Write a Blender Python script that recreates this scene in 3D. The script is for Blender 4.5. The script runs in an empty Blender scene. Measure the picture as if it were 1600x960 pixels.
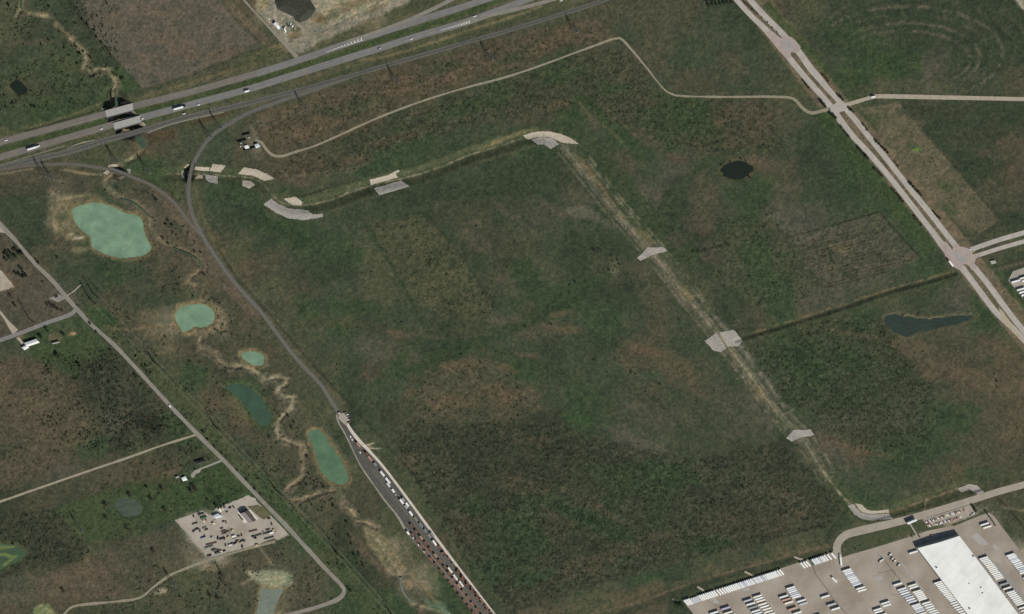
import bpy, bmesh, math, random
import numpy as np
from mathutils import Vector, Matrix
from mathutils.geometry import delaunay_2d_cdt

# ------------------------------------------------------------------ camera, sky, sun, exposure
SC = bpy.context.scene
COL = SC.collection
random.seed(7)
RNG = np.random.default_rng(7)

TH = math.radians(27.0)                      # off-nadir angle of the aerial view
EX, EY = 0.832, -0.555                       # direction in which upright things lean in the picture
DIST = 8000.0
ev = np.array([EX, EY, 0.0]); fv = np.array([-EY, EX, 0.0]); zv = np.array([0.0, 0.0, 1.0])
EE = math.cos(TH)*ev + math.sin(TH)*zv
NN = -math.sin(TH)*ev + math.cos(TH)*zv
RR = EX*EE - EY*fv
SS = EY*EE + EX*fv
CAMLOC = NN*DIST
cam_data = bpy.data.cameras.new('camera')
cam = bpy.data.objects.new('camera', cam_data); COL.objects.link(cam)
M4 = Matrix.Identity(4)
for i in range(3):
    M4[i][0] = RR[i]; M4[i][1] = SS[i]; M4[i][2] = NN[i]; M4[i][3] = CAMLOC[i]
cam.matrix_world = M4
cam_data.sensor_width = 36.0
cam_data.lens = 36.0*DIST/1600.0
cam_data.clip_start = 10.0
cam_data.clip_end = 80000.0
SC.camera = cam

def W(px, py, z=0.0):
    """Where the sight line through a measured point of the picture meets the level z."""
    dx = np.asarray(px, float) - 800.0; dy = 480.0 - np.asarray(py, float)
    d = -NN*DIST + dx[..., None]*RR + dy[..., None]*SS
    t = (z - CAMLOC[2])/d[..., 2]
    return CAMLOC + d*np.asarray(t)[..., None]

def P(px, py, z=0.0):
    return Vector(W(np.float64(px), np.float64(py), z))

_b = P(143.7, 457); _t = P(127.7, 428)
SUN = Vector((_b.x-_t.x, _b.y-_t.y, 35.7)).normalized()
sun_el = math.asin(SUN.z); sun_az = math.atan2(SUN.x, SUN.y)

world = bpy.data.worlds.new("World"); SC.world = world; world.use_nodes = True
wn = world.node_tree.nodes; wl = world.node_tree.links
bg = wn['Background']
sky = wn.new('ShaderNodeTexSky'); sky.sky_type = 'NISHITA'; sky.sun_disc = False
sky.sun_elevation = sun_el; sky.sun_rotation = sun_az
wl.new(sky.outputs[0], bg.inputs[0]); bg.inputs[1].default_value = 0.075
sd = bpy.data.lights.new('sun', 'SUN'); sd.energy = 3.6; sd.angle = math.radians(0.5); sd.color = (1.0, 0.955, 0.89)
so = bpy.data.objects.new('sun', sd); COL.objects.link(so)
so.rotation_euler = SUN.to_track_quat('Z', 'Y').to_euler(); so.location = (0, 0, 500)
SC.view_settings.view_transform = 'Standard'; SC.view_settings.look = 'None'
SC.view_settings.exposure = 0.0; SC.view_settings.gamma = 1.0; SC.view_settings.use_curve_mapping = False
SC.render.resolution_x = 1024; SC.render.resolution_y = 614
SC.cycles.max_bounces = 4
SC.cycles.use_denoising = False

# ------------------------------------------------------------------ small helpers
def lin(c):
    c = np.asarray(c, float)/255.0
    return np.where(c <= 0.04045, c/12.92, ((c+0.055)/1.055)**2.4)
LIGHT = np.array((1.05,1.075,1.14))                                  # what a level white surface sends back in this light
def alb(c):
    return np.clip(lin(c)/LIGHT, 0.004, 0.86)

def tag(o, label=None, cat=None, group=None, kind=None):
    if label: o['label'] = label
    if cat: o['category'] = cat
    if group: o['group'] = group
    if kind: o['kind'] = kind
    return o

WORDS = ['zeroth','first','second','third','fourth','fifth','sixth','seventh','eighth','ninth','tenth','eleventh','twelfth',
 'thirteenth','fourteenth','fifteenth','sixteenth','seventeenth','eighteenth','nineteenth','twentieth']
TENS = {2:'twenty',3:'thirty',4:'forty'}
def ordw(n):
    if n <= 20: return WORDS[n]
    if n % 10 == 0: return {30:'thirtieth',40:'fortieth'}[n]
    return TENS[n//10]+'-'+WORDS[n%10]

MATS = {}
def mat(name, c, rough=0.85, var=0.18, scale=0.4, c2=None, bump=0.0, metallic=0.0, detail=4.0, spec=0.3):
    """Procedural surface: base colour broken up by noise in world metres."""
    if name in MATS: return MATS[name]
    m = bpy.data.materials.new(name); m.use_nodes = True
    nt = m.node_tree; b = nt.nodes['Principled BSDF']
    b.inputs['Roughness'].default_value = rough; b.inputs['Metallic'].default_value = metallic
    b.inputs['Specular IOR Level'].default_value = spec
    a = alb(c); a2 = alb(c2) if c2 is not None else np.clip(a*(1-var), 0, 1)
    a1 = a if c2 is not None else np.clip(a*(1+var), 0, 0.87)
    geo = nt.nodes.new('ShaderNodeNewGeometry')
    nz = nt.nodes.new('ShaderNodeTexNoise'); nz.inputs['Scale'].default_value = scale; nz.inputs['Detail'].default_value = detail
    nz.inputs['Roughness'].default_value = 0.6
    nt.links.new(geo.outputs['Position'], nz.inputs['Vector'])
    r = nt.nodes.new('ShaderNodeValToRGB')
    r.color_ramp.elements[0].position = 0.34; r.color_ramp.elements[0].color = (*a2, 1)
    r.color_ramp.elements[1].position = 0.66; r.color_ramp.elements[1].color = (*a1, 1)
    nt.links.new(nz.outputs['Fac'], r.inputs[0]); nt.links.new(r.outputs[0], b.inputs['Base Color'])
    if bump:
        bp = nt.nodes.new('ShaderNodeBump'); bp.inputs['Strength'].default_value = bump; bp.inputs['Distance'].default_value = 0.5
        n2 = nt.nodes.new('ShaderNodeTexNoise'); n2.inputs['Scale'].default_value = scale*3; n2.inputs['Detail'].default_value = 3
        nt.links.new(geo.outputs['Position'], n2.inputs['Vector'])
        nt.links.new(n2.outputs['Fac'], bp.inputs['Height']); nt.links.new(bp.outputs[0], b.inputs['Normal'])
    MATS[name] = m
    return m

def mesh_obj(name, verts, faces, mats, parent=None, midx=None, smooth=False):
    me = bpy.data.meshes.new(name)
    me.from_pydata([tuple(v) for v in verts], [], faces)
    for m in (mats if isinstance(mats, (list, tuple)) else [mats]): me.materials.append(m)
    if midx is not None: me.polygons.foreach_set('material_index', midx)
    if smooth: me.polygons.foreach_set('use_smooth', [True]*len(me.polygons))
    me.update()
    o = bpy.data.objects.new(name, me); COL.objects.link(o)
    if parent is not None: o.parent = parent
    return o

def empty(name, loc, rz=0.0):
    o = bpy.data.objects.new(name, None); COL.objects.link(o)
    o.location = loc; o.rotation_euler = (0, 0, rz); o.empty_display_size = 0.5
    return o

class MB:
    """Collects solids in local metres; builds them as one mesh with several material slots."""
    def __init__(s): s.v = []; s.f = []; s.m = []
    def box(s, c, d, mi=0, taper=(1, 1), shift=(0, 0), rz=0.0):
        x, y, z = c; a, b, h = d[0]/2, d[1]/2, d[2]/2
        n = len(s.v); ca, sa = math.cos(rz), math.sin(rz)
        for zz, tx, ty, ox, oy in ((-h, 1, 1, 0, 0), (h, taper[0], taper[1], shift[0], shift[1])):
            for sx, sy in ((-1, -1), (1, -1), (1, 1), (-1, 1)):
                lx, ly = sx*a*tx+ox, sy*b*ty+oy
                s.v.append((x+lx*ca-ly*sa, y+lx*sa+ly*ca, z+zz))
        for q in ((3, 2, 1, 0), (4, 5, 6, 7), (0, 1, 5, 4), (1, 2, 6, 5), (2, 3, 7, 6), (3, 0, 4, 7)):
            s.f.append(tuple(n+i for i in q)); s.m.append(mi)
    def tube(s, p0, p1, r0, r1=None, n=8, mi=0, caps=True):
        r1 = r0 if r1 is None else r1
        p0 = Vector(p0); p1 = Vector(p1); d = (p1-p0)
        if d.length < 1e-6: return
        q = d.to_track_quat('Z', 'Y'); k = len(s.v)
        for p, r in ((p0, r0), (p1, r1)):
            for i in range(n):
                a = 2*math.pi*i/n
                s.v.append(tuple(p + q @ Vector((r*math.cos(a), r*math.sin(a), 0))))
        for i in range(n):
            j = (i+1) % n
            s.f.append((k+i, k+j, k+n+j, k+n+i)); s.m.append(mi)
        if caps:
            s.f.append(tuple(k+i for i in reversed(range(n)))); s.m.append(mi)
            s.f.append(tuple(k+n+i for i in range(n))); s.m.append(mi)
    def poly(s, pts, mi=0):
        n = len(s.v); s.v += [tuple(p) for p in pts]; s.f.append(tuple(range(n, n+len(pts)))); s.m.append(mi)
    def mesh(s, name, mats):
        me = bpy.data.meshes.new(name); me.from_pydata(s.v, [], s.f)
        for m in mats: me.materials.append(m)
        me.polygons.foreach_set('material_index', s.m); me.update()
        return me
    def obj(s, name, mats, parent=None):
        o = bpy.data.objects.new(name, s.mesh(name, mats)); COL.objects.link(o)
        if parent is not None: o.parent = parent
        return o

def put(name, me, loc, rz, label, cat, group=None, paint=None, scale=None):
    """One more top-level object sharing a mesh; paint swaps its first material."""
    o = bpy.data.objects.new(name, me); COL.objects.link(o)
    o.location = loc; o.rotation_euler = (0, 0, rz)
    if scale: o.scale = scale
    if paint is not None:
        o.material_slots[0].link = 'OBJECT'; o.material_slots[0].material = paint
    return tag(o, label, cat, group)

def ang(a, b):
    p, q = P(*a), P(*b)
    return math.atan2(q.y-p.y, q.x-p.x)
RU = ang((1300, 870), (1395.7, 841.1))        # long axis of most trailers
RV = ang((1300, 870), (1364.3, 946.6))        # across

# ------------------------------------------------------------------ measured lines (picture points of the ground)
def smooth(pts, step=4.0):
    pts = [np.array(p, float) for p in pts]
    pts = [2*pts[0]-pts[1]] + pts + [2*pts[-1]-pts[-2]]
    out = []
    for i in range(1, len(pts)-2):
        p0, p1, p2, p3 = pts[i-1:i+3]
        n = max(1, int(np.linalg.norm(p2-p1)/step))
        for k in range(n):
            t = k/n
            out.append(0.5*((2*p1)+(-p0+p2)*t+(2*p0-5*p1+4*p2-p3)*t*t+(-p0+3*p1-3*p2+p3)*t**3))
    out.append(pts[-2])
    return np.array(out)

HWY_W = [(-60,241),(0,222.5),(80,201),(165,178),(208,166),(300,143),(400,115),(470,93),(545,67),(620,43),(700,18),(762,-2),(830,-24)]
HWY_E = [(-60,264),(0,246),(51,231),(158,200),(220,184),(280,168),(385,140),(450,120),(520,98),(591,76),(641,60),(732,33),(800,8),(870,-20)]
RAMP_W = [(545,65),(600,46),(650,26),(700,2),(740,-20)]
RAMP_E = [(720,38),(760,25),(800,16),(850,3),(900,-12)]
RAIL_MAIN = [(-60,277),(0,262.5),(49.5,250.5),(114,235.5),(165,219),(195,211.5),(240,199),(280,186.5),(355,169),(400,158),(500,132),(612,100),(725,67.5),(800,46),(900,15),(960,-5),(1010,-22)]
RAIL_CURVE = [(545,121),(480,144),(440,157),(400,171.5),(377,182),(347,200),(328,215),(316,230),(304,251),(298,272),(294,300),(300,335),(315,366),(332.5,395),(365,440),(407,487),(432,520),(460,557),(500,600),(510,615),(529,645)]
RAIL_WYE = [(0,265),(30,260),(60,257.5),(112,256.5),(157,262.5),(180,268.5),(200,274.5),(237,290),(270,315),(295,347),(315,368)]
DIV_SW = [(1125,-32),(1150.7,0),(1171,22.5),(1190.5,41),(1202,53),(1231,88.5),(1257,120),(1273,138),(1290,157.5),(1300,170),(1315,191),(1335,216),(1357,239),(1390,277.5),(1425,322),(1457,363),(1475,387),(1503.7,420),(1520,441),(1537,464),(1555,487),(1580,511),(1605,537),(1640,575)]
DIV_NE = [(1147,-30),(1171.7,0),(1192,22.5),(1213,43.5),(1225,56),(1247.5,81),(1264,104),(1283.5,127.5),(1294,140),(1308.7,156),(1317.5,165.5),(1340,192.5),(1358.7,216),(1377.5,239),(1415,287),(1450,330),(1475,362),(1491,382),(1521,417),(1540,440),(1555,460),(1568,478),(1585,500),(1600,518),(1640,563)]
EAST_N = [(1514,391),(1560,375),(1600,363.5),(1660,346)]
EAST_S = [(1524,400),(1560,388.5),(1600,377),(1660,360)]
EAST_GRAVEL = [(1314,166),(1345,157),(1362,152),(1380,150.5),(1480,152.5),(1600,155),(1670,157)]
DIRT = [(398,219),(408,222),(414.5,231.5),(425,242),(440,244),(459.5,238),(500,224.5),(600,180),(700,145),(800,117.5),(900,82),(950,63.5),(963,60.5),(973,63),(1005,100),(1035,137),(1050,147),(1065,150),(1130,151.5),(1200,151),(1232,152.5),(1243,157),(1255,170),(1268,176.5),(1285,173),(1298,170)]
COUNTY = [(-40,300),(0,350),(25,377),(52,409),(83,440),(104,465),(119,482),(142,507),(177,538),(212,575),(262,630),(307,677),(350,720),(400,773),(450,825),(505,885),(532,913),(537,925),(526,937),(490,950),(445,962),(400,978)]
COUNTY_SIDE = [(118,483),(112,490),(95,497),(75,503.5),(35,519),(0,531.5),(-50,548)]
LANE = [(306,679),(250,697),(187,719.5),(100,749),(0,784),(-60,806)]
HOUSE_LANE = [(348,719),(325,728),(312,733),(303,739)]
FARM_TRACK = [(430,846),(387,857),(325,875),(285,890),(265,899),(240,917),(217,934),(180,940),(120,946),(102,957),(90,975)]
WEST_DRIVE = [(-20,470),(0,488),(12.5,504.6),(24,519)]
YARD_DRIVE = [(1311,882),(1309,870),(1307,856),(1311,845),(1321,836),(1340,830),(1400,816),(1440,805),(1500,787),(1560,768),(1600,757),(1660,738)]
YARD_EDGE_E = [(529,645),(538,655),(548,672),(563,691),(575,703),(600,731),(640,784),(700,866),(770,958),(800,998)]
YARD_EDGE_W = [(527,647),(527,656),(543,687),(560,722),(575,745),(598,778),(620,806),(632,826)]
YARD_ROAD_W = [(632,826),(652,850),(690,893),(735,950),(760,985)]
QUARRY_ROAD = [(372,-10),(395,16),(412,34),(430,54),(448,72),(464,90)]
CHANNEL = [(262,273),(285,273),(330,274),(370,277),(398,280),(413,289),(424,303),(436,315),(455,322),(484,321),(520,313),(547,302),(585,290),(624,281),(660,272),(700,258),(735,243),(770,233),(800,223),(820,217),(843,213),(866,219),(882,230),(900,252),(920,278),(945,310),(965,335),(985,357),(1010,386),(1035,415),(1070,460),(1095,490),(1115,515),(1130,533),(1145,551),(1180,597),(1200,625),(1225,659),(1249,680),(1265,702),(1290,741),(1320,780),(1342,799),(1362,806),(1390,801),(1440,785),(1490,767),(1512,761),(1530,770)]
DITCH_E = [(1150,532),(1180,523),(1240,505),(1290,489),(1320,480),(1360,466),(1400,453),(1450,440),(1494,427)]
CREEKS = [
 ([(38,-20),(33,0),(34,17),(26,26)],4,1.6),
 ([(33,17),(55,25),(75,28),(95,45),(112,62),(125,72),(133,83),(136,95),(133,106),(141,115),(156,108),(170,112),(178,122),(184,132),(180,142),(180,150),(182,165),(183,180),(192,196),(205,214),(222,224),(224,232),(213,245),(198,254),(190,264),(180,272),(170,280),(165,287),(168,296),(178,305),(192,311),(207,316),(225,330),(236,341),(237,356),(250,376),(270,387),(300,400),(314,412),(313,424),(298,433),(295,442),(303,447),(318,448),(317,460),(314,474)],5,2.2),
 ([(314,528),(316,545),(337,557),(352,572),(385,573),(398,579),(407,588),(418,594),(438,589),(448,594),(447,602),(437,607),(435,614),(443,621),(458,622),(460,632),(455,642),(443,650),(436,662),(434,675),(437,686),(452,691),(470,699),(475,712),(474,726),(476,742),(468,752),(453,761),(447,772),(453,781),(470,782),(505,771),(522,768),(533,780),(540,793),(555,804),(557,815),(575,818),(588,826)],5,2.6),
 ([(600,860),(618,885),(626,903),(626,918),(633,931),(645,943),(670,952),(700,962),(720,985)],4,1.6),
]
PONDS = [
 ('big',[(111,330),(117,324),(140,317),(155,317.5),(175,324),(195,332),(210,335),(222,342.5),(226,362.5),(231,377),(237,387.5),(230,396),(215,401),(195,404),(175,401),(160,395),(145,387.5),(142,376),(141,369),(130,362.5),(120,350)],'jade','pond'),
 ('two',[(274,495),(280,482),(292,477),(308,475),(325,479),(335,488),(336,500),(329,509),(315,512),(303,512),(293,518),(286,519),(278,508)],'jade','pond'),
 ('three',[(376,554),(382,549.5),(395,548.5),(408,553),(414,562),(410,570),(398,571),(385,565)],'jade','pond'),
 ('four',[(352,604),(367,599),(385,604),(402,616),(415,631),(424,650),(421,663),(411,667),(400,659),(389,642),(373,622),(360,612)],'moss','pond'),
 ('five',[(481,675),(490,672),(500,673),(507,681),(517,696),(531,715),(538,733),(545,747),(542,755),(532,757),(514,750),(502,737),(496,720),(489,698)],'jadedeep','pond'),
 ('long',[(1380,495),(1388,491.5),(1400,491),(1425,496),(1450,498),(1487,494.5),(1518,492),(1524,494.5),(1500,505),(1470,512),(1437,519),(1417,526),(1400,521),(1387,510)],'slate','pond'),
 ('small',[(1125,264),(1137,255),(1155,250.5),(1171,257),(1177,266),(1165,277),(1150,281),(1135,275)],'dark','pond'),
 ('west',[(179,787),(184,782),(195,779.5),(213,782),(223,792),(221,803),(208,808),(195,807),(186,801)],'grey','pond'),
 ('algae',[(-20,853),(0,852),(22,851),(36,858),(42,866),(33,874),(15,884),(0,891),(-20,896)],'algae','pond'),
 ('pale',[(409,919),(425,921),(442,921),(436,935),(430,950),(426,972),(402,972),(404,950),(405,935)],'palewater','pond'),
 ('tiny',[(15,131),(24,125),(36,130),(43,142),(33,149),(22,144)],'dark','pond'),
]

# ------------------------------------------------------------------ the ground as a height and cover field
STEP = 1.6
X0, X1, Y0, Y1 = -64.0, 1664.0, -64.0, 1024.0
fx = np.arange(X0, X1+0.01, STEP); fy = np.arange(Y0, Y1+0.01, STEP)
NX, NY = len(fx), len(fy)
GX, GY = np.meshgrid(fx, fy)
H = np.zeros((NY, NX)); C = np.zeros((NY, NX, 3)); ROADM = np.zeros((NY, NX)); BUSH = np.zeros((NY, NX))

def sstep(a, b, x):
    t = np.clip((x-a)/(b-a), 0, 1); return t*t*(3-2*t)
_ng = {}
def vnoise(x, y, s, seed):
    if seed not in _ng: _ng[seed] = np.random.default_rng(seed).random((256, 256))
    g = _ng[seed]; u = x/s+1000.37; v = y/s+1000.71
    iu = np.floor(u).astype(int); iv = np.floor(v).astype(int); fu = u-iu; fw = v-iv
    fu = fu*fu*(3-2*fu); fw = fw*fw*(3-2*fw)
    a = g[iv % 256, iu % 256]; b = g[iv % 256, (iu+1) % 256]; c = g[(iv+1) % 256, iu % 256]; d = g[(iv+1) % 256, (iu+1) % 256]
    return (a*(1-fu)+b*fu)*(1-fw)+(c*(1-fu)+d*fu)*fw
def fbm(x, y, s, seed, o=4):
    r = 0; a = 1; t = 0
    for k in range(o):
        r = r+a*vnoise(x, y, s/2**k, seed+k*17); t += a; a *= 0.55
    return r/t
def win(x0, x1, y0, y1):
    i0 = max(0, int((x0-X0)/STEP)); i1 = min(NX, int((x1-X0)/STEP)+2)
    j0 = max(0, int((y0-Y0)/STEP)); j1 = min(NY, int((y1-Y0)/STEP)+2)
    return slice(j0, max(j0, j1)), slice(i0, max(i0, i1))
def d_line(pts, x, y):
    d = np.full(x.shape, 1e9)
    for (ax, ay), (bx, by) in zip(pts[:-1], pts[1:]):
        vx, vy = bx-ax, by-ay; L = vx*vx+vy*vy+1e-9
        t = np.clip(((x-ax)*vx+(y-ay)*vy)/L, 0, 1)
        d = np.minimum(d, (x-ax-t*vx)**2+(y-ay-t*vy)**2)
    return np.sqrt(d)
def d_poly(pts, x, y):
    d = d_line(list(pts)+[pts[0]], x, y); ins = np.zeros(x.shape, bool)
    n = len(pts)
    for i in range(n):
        ax, ay = pts[i]; bx, by = pts[(i+1) % n]
        if ay == by: continue
        c = ((ay > y) != (by > y)) & (x < (bx-ax)*(y-ay)/(by-ay)+ax)
        ins ^= c
    return np.where(ins, -d, d)

def line_field(pts, reach):
    """distance to a smoothed line, piecewise over its own windows"""
    s = smooth(pts, 8.0) if len(pts) > 2 else np.array(pts, float)
    D = np.full((NY, NX), 1e9)
    for k in range(0, len(s)-1, 6):
        seg = s[k:k+7]
        w = win(seg[:, 0].min()-reach, seg[:, 0].max()+reach, seg[:, 1].min()-reach, seg[:, 1].max()+reach)
        if GX[w].size: D[w] = np.minimum(D[w], d_line(seg, GX[w], GY[w]))
    return D

WOB = (fbm(GX, GY, 14, 301, 3)-0.5)
WOB2 = (fbm(GX, GY, 60, 331, 3)-0.5)

CLS = {'g':(61,69,53),'d':(54,63,48),'v':(54,71,48),'b':(71,71,56),'r':(79,73,58),'m':(74,75,63),'t':(106,102,83),'k':(54,60,46),'o':(70,75,56),'y':(132,126,110)}
MAP = [
"ogdmmmmmmrtytttooodoooobbbbgddbogddddddd",
"oggdmmrrmmottoodoobbbgbbgbgggdogddgddddd",
"ggogdmmmboodoobrbbrbgvggbbggbggogvvdmddd",
"goggggoodoporbrrgggvggggggbbggoogvogmggb",
"gvvvoodoobrbgbggbgggbbvbgvvvgrbgvogbdddd",
"oodoorrggbrbbggvvggovvggvvvbrrgdvgbbdggb",
"bbboovvggbbrbgvvgggdddbdbgmggbbddvggbddb",
"dgtggbbbvvggogddddddddbggmdbgvbgdvgbbdbb",
"gdtggmbbgdvvggggdbbgmmggggdbgdmmggvgbbdd",
"bdbggrbbrodvggooogbbbgdddodkggmmmmgvggbo",
"mrggvgbbrrbgddoooogbvvdbboodmggmmmmgvood",
"bmmgbggobbobggoooobgvvvddbgodgvmmgoggmvo",
"mmmvbbtbtbboovgggdgmbbgvgbgodbvbgvgbgmvv",
"gvvogbbbbbboggmbddbggdgdbbggggvvggbbbbbo",
"rbkkkoovbbbbogbgbbbgvgggggbbgggvggggrrbr",
"rrbkkkoorvboodggbbbrbgvggbgggmdgdggmgbbb",
"brbbmkkoorbbodgkbbgbkkvgmmggmmvgmmmmvvbb",
"grbvkokvogbbggoggkkdkkkgmmggggdbrrgvgbbb",
"bbmbbrrgdoobboooobkdkkkdvvggggdgggggbrbb",
"kbdogvvvdvdobbboogbdvvgvgvgdgbbgdvgobbbb",
"kdoggggyyyvobkboobkvvbvggvgbbbrbdooooyyg",
"vkkobbbyybbvokbtoogvgbgdggogbgoooooyyyyy",
"kbrrbboobbtbovkbtvbgvggoggdoooodyyyyyyyy",
"rbrbbobogotbovvvbvkgbboorrddkyyyyyyyyyyy",
]
MAP = [(r+'gggg')[:40] for r in MAP]
cell = np.array([[CLS.get(ch, CLS['g']) for ch in r] for r in MAP], float)
# sample the cover chart with wandering borders
wx = GX+46*(fbm(GX, GY, 55, 11, 4)-0.5)+16*(fbm(GX, GY, 12, 12, 3)-0.5)
wy = GY+40*(fbm(GX, GY, 55, 21, 4)-0.5)+14*(fbm(GX, GY, 12, 22, 3)-0.5)
u = np.clip(wx/40-0.5, 0, 38.999); v = np.clip(wy/40-0.5, 0, 22.999)
iu = u.astype(int); iv = v.astype(int); fu = sstep(0.1, 0.9, u-iu)[..., None]; fw = sstep(0.1, 0.9, v-iv)[..., None]
C[:] = (cell[iv, iu]*(1-fu)+cell[iv, iu+1]*fu)*(1-fw)+(cell[iv+1, iu]*(1-fu)+cell[iv+1, iu+1]*fu)*fw
del u, v, fu, fw

def blend(w, m, c, a=1.0):
    m = (m*a)[..., None]; C[w] = C[w]*(1-m)+np.asarray(c, float)*m
def region(pts, c, a=1.0, feather=3.0, wob=6.0, bush=None):
    xs = [p[0] for p in pts]; ys = [p[1] for p in pts]; r = feather+wob+4
    w = win(min(xs)-r, max(xs)+r, min(ys)-r, max(ys)+r)
    if not GX[w].size: return
    d = d_poly(pts, GX[w], GY[w])+wob*2*WOB[w]
    m = 1-sstep(-feather, feather, d)
    if c is not None: blend(w, m, c, a)
    if bush is not None: BUSH[w] = BUSH[w]*(1-m)+bush*m
def blob(cx, cy, rx, ry, rot, c, a=1.0, soft=0.6, wob=0.5):
    r = max(rx, ry)*1.7
    w = win(cx-r, cx+r, cy-r, cy+r)
    if not GX[w].size: return
    ca, sa = math.cos(math.radians(rot)), math.sin(math.radians(rot))
    dx, dy = GX[w]-cx, GY[w]-cy
    e = np.sqrt(((dx*ca+dy*sa)/rx)**2+((-dx*sa+dy*ca)/ry)**2)+wob*2*WOB[w]+wob*WOB2[w]
    blend(w, 1-sstep(1-soft, 1+soft*0.5, e), c, a)
def stroke(pts, width, c, a=1.0, feather=1.5, wob=1.5, broken=0.0):
    D = line_field(pts, width+feather+6)
    w = D < width+feather+wob+3
    d = D+wob*2*WOB
    m = 1-sstep(width-feather, width+feather, d)
    if broken: m = m*sstep(0.5-0.25*broken, 0.62, fbm(GX, GY, 9, 77, 3)+0.12*(1-broken))
    m = np.where(w, m, 0)
    C[:] = C*(1-(m*a)[..., None])+np.asarray(c, float)*(m*a)[..., None]

# --- fields, verges and wear
region([(108,-60),(345,-60),(345,0),(402,66),(366,86),(300,114),(222,140),(180,95),(140,42)], (88,83,72), 0.9, 2, 1.5)
for q in ((262,62,40,14,12),(228,92,22,10,5),(285,82,34,9,10),(350,85,30,10,-15),(180,30,18,12,20),(250,20,50,10,5)): blob(*q, (98,84,69), 0.55)
stroke([(108,0),(140,45),(180,93),(222,139)], 1.3, (46,54,40), 0.8, 1.5, 1.5)
stroke([(222,140),(300,117),(400,77)], 1.0, (62,60,46), 0.6, 1, 1)
region([(170,104),(190,104),(222,139),(190,142)], (56,76,48), 0.8, 3, 4)
stroke([(345,0),(372,36),(400,62)], 1.0, (52,56,42), 0.7, 1.2, 1)
stroke([(356,2),(376,26),(405,54),(420,70)], 5, (100,86,70), 0.8, 2, 2)
region([(0,120),(120,60),(190,150),(150,178),(0,215)], (60,75,49), 0.35, 20, 10)
blob(52,66,50,6,-3,(76,72,58),0.6)
blob(60,135,45,14,15,(66,68,54),0.6); blob(20,150,25,3,50,(84,78,64),0.6)
# highway corridor
region([(-64,225),(165,163),(400,97),(620,26),(760,-20),(950,-40),(960,-12),(760,45),(620,95),(400,165),(165,215),(-64,283)], (82,82,62), 0.55, 4, 3)
stroke([(-60,253),(0,234),(80,213),(160,192),(230,172),(300,155),(400,126)], 4.5, (56,70,43), 0.85, 2, 1.5)
stroke([(400,125),(470,104),(545,80),(620,55),(700,30),(780,0)], 4.0, (58,74,44), 0.75, 2, 1.5)
stroke([(-60,232),(0,212),(80,192),(150,172)], 3.0, (70,76,52), 0.7, 2, 2)
stroke([(40,205),(100,188),(160,170)], 0.9, (44,46,34), 0.8, 0.8, 0.5)
stroke([(45,200),(100,183),(162,160)], 1.2, (104,96,72), 0.6, 1, 1)
stroke([(230,150),(300,128),(370,108),(400,100)], 2.0, (98,90,66), 0.6, 2, 2)
stroke([(220,192),(262,180),(330,160),(390,146)], 3.5, (68,78,50), 0.7, 2, 1.5)
stroke([(0,256),(60,240),(150,213)], 3.0, (70,76,52), 0.7, 2, 1.5)
stroke([(560,95),(612,86),(680,65),(740,45),(820,20),(846,10)], 1.6, (112,104,76), 0.65, 1.2, 1)
stroke([(470,138),(540,112),(640,84),(720,60),(780,40),(850,15)], 3.5, (62,70,50), 0.7, 2, 1.5)
stroke([(430,80),(500,44),(560,20),(610,-4)], 4.5, (92,90,70), 0.8, 2, 1.5)
stroke([(420,84),(478,60),(510,46),(560,22),(620,0)], 0.9, (44,48,36), 0.85, 0.8, 0.6)
stroke([(470,80),(515,58),(560,37),(640,3)], 0.8, (50,52,38), 0.7, 0.8, 0.6)
# quarry
region([(398,-60),(680,-60),(640,4),(560,38),(500,66),(470,84),(446,78),(425,45),(400,16)], (124,120,105), 0.95, 3, 3)
region([(498,-20),(640,-20),(600,10),(545,30),(505,42),(492,20)], (140,133,110), 0.85, 3, 4)
for q in ((545,8,40,7,-15),(520,24,22,5,-18),(585,14,18,5,-20),(500,28,14,6,30)): blob(*q, (100,92,68), 0.7)
for q in ((560,20,26,2,-18),(600,2,30,2.5,-16),(520,12,22,2,-10),(540,0,30,3,-8)): blob(*q, (148,140,116), 0.7)
blob(410,6,12,12,0,(132,122,92),0.85); blob(500,32,12,6,5,(100,88,60),0.8); blob(462,56,13,5,-12,(104,92,66),0.8)
blob(462,46,8,3,0,(60,76,52),0.8)
stroke([(433,0),(429,20),(432,36),(444,46),(446,60),(450,72)], 2.0, (146,140,128), 0.8, 1.2, 0.8)
stroke([(442,18),(455,28)], 1.5, (150,144,130), 0.7, 1, 0.8)
stroke([(420,76),(436,70),(446,82)], 2, (112,100,70), 0.7, 1.5, 1.5)
stroke([(384,92),(420,80),(440,88)], 3, (84,86,58), 0.7, 2, 2)
# strip of rank grass between railway and farm road
region([(400,205),(440,170),(560,132),(720,84),(900,32),(960,58),(800,112),(600,175),(440,236)], (84,73,59), 0.65, 8, 8, bush=0.55)
for q in ((480,205,60,14,-18),(560,200,40,8,-20),(445,172,36,8,-16),(620,130,40,9,-20),(720,115,60,10,-20),(870,62,50,7,-20),(900,40,40,9,-15),(640,140,50,5,-20)): blob(*q, (97,80,64), 0.6)
for q in ((560,165,40,14,-20),(880,82,40,9,-20),(800,92,30,8,-20),(520,175,20,9,0),(690,105,40,9,-15)): blob(*q, (58,68,49), 0.6)
for pts in ([(400,190),(440,183),(500,166)],[(505,150),(520,165),(545,190)],[(405,196),(430,192)]): stroke(pts, 1.2, (96,98,84), 0.45, 1.5, 1.5)
region([(455,240),(600,185),(800,122),(950,70),(1000,105),(1040,150),(1200,155),(1230,240),(1060,235),(950,190),(905,165),(700,205),(500,275),(430,275)], (66,66,51), 0.45, 8, 8, bush=0.75)
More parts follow.
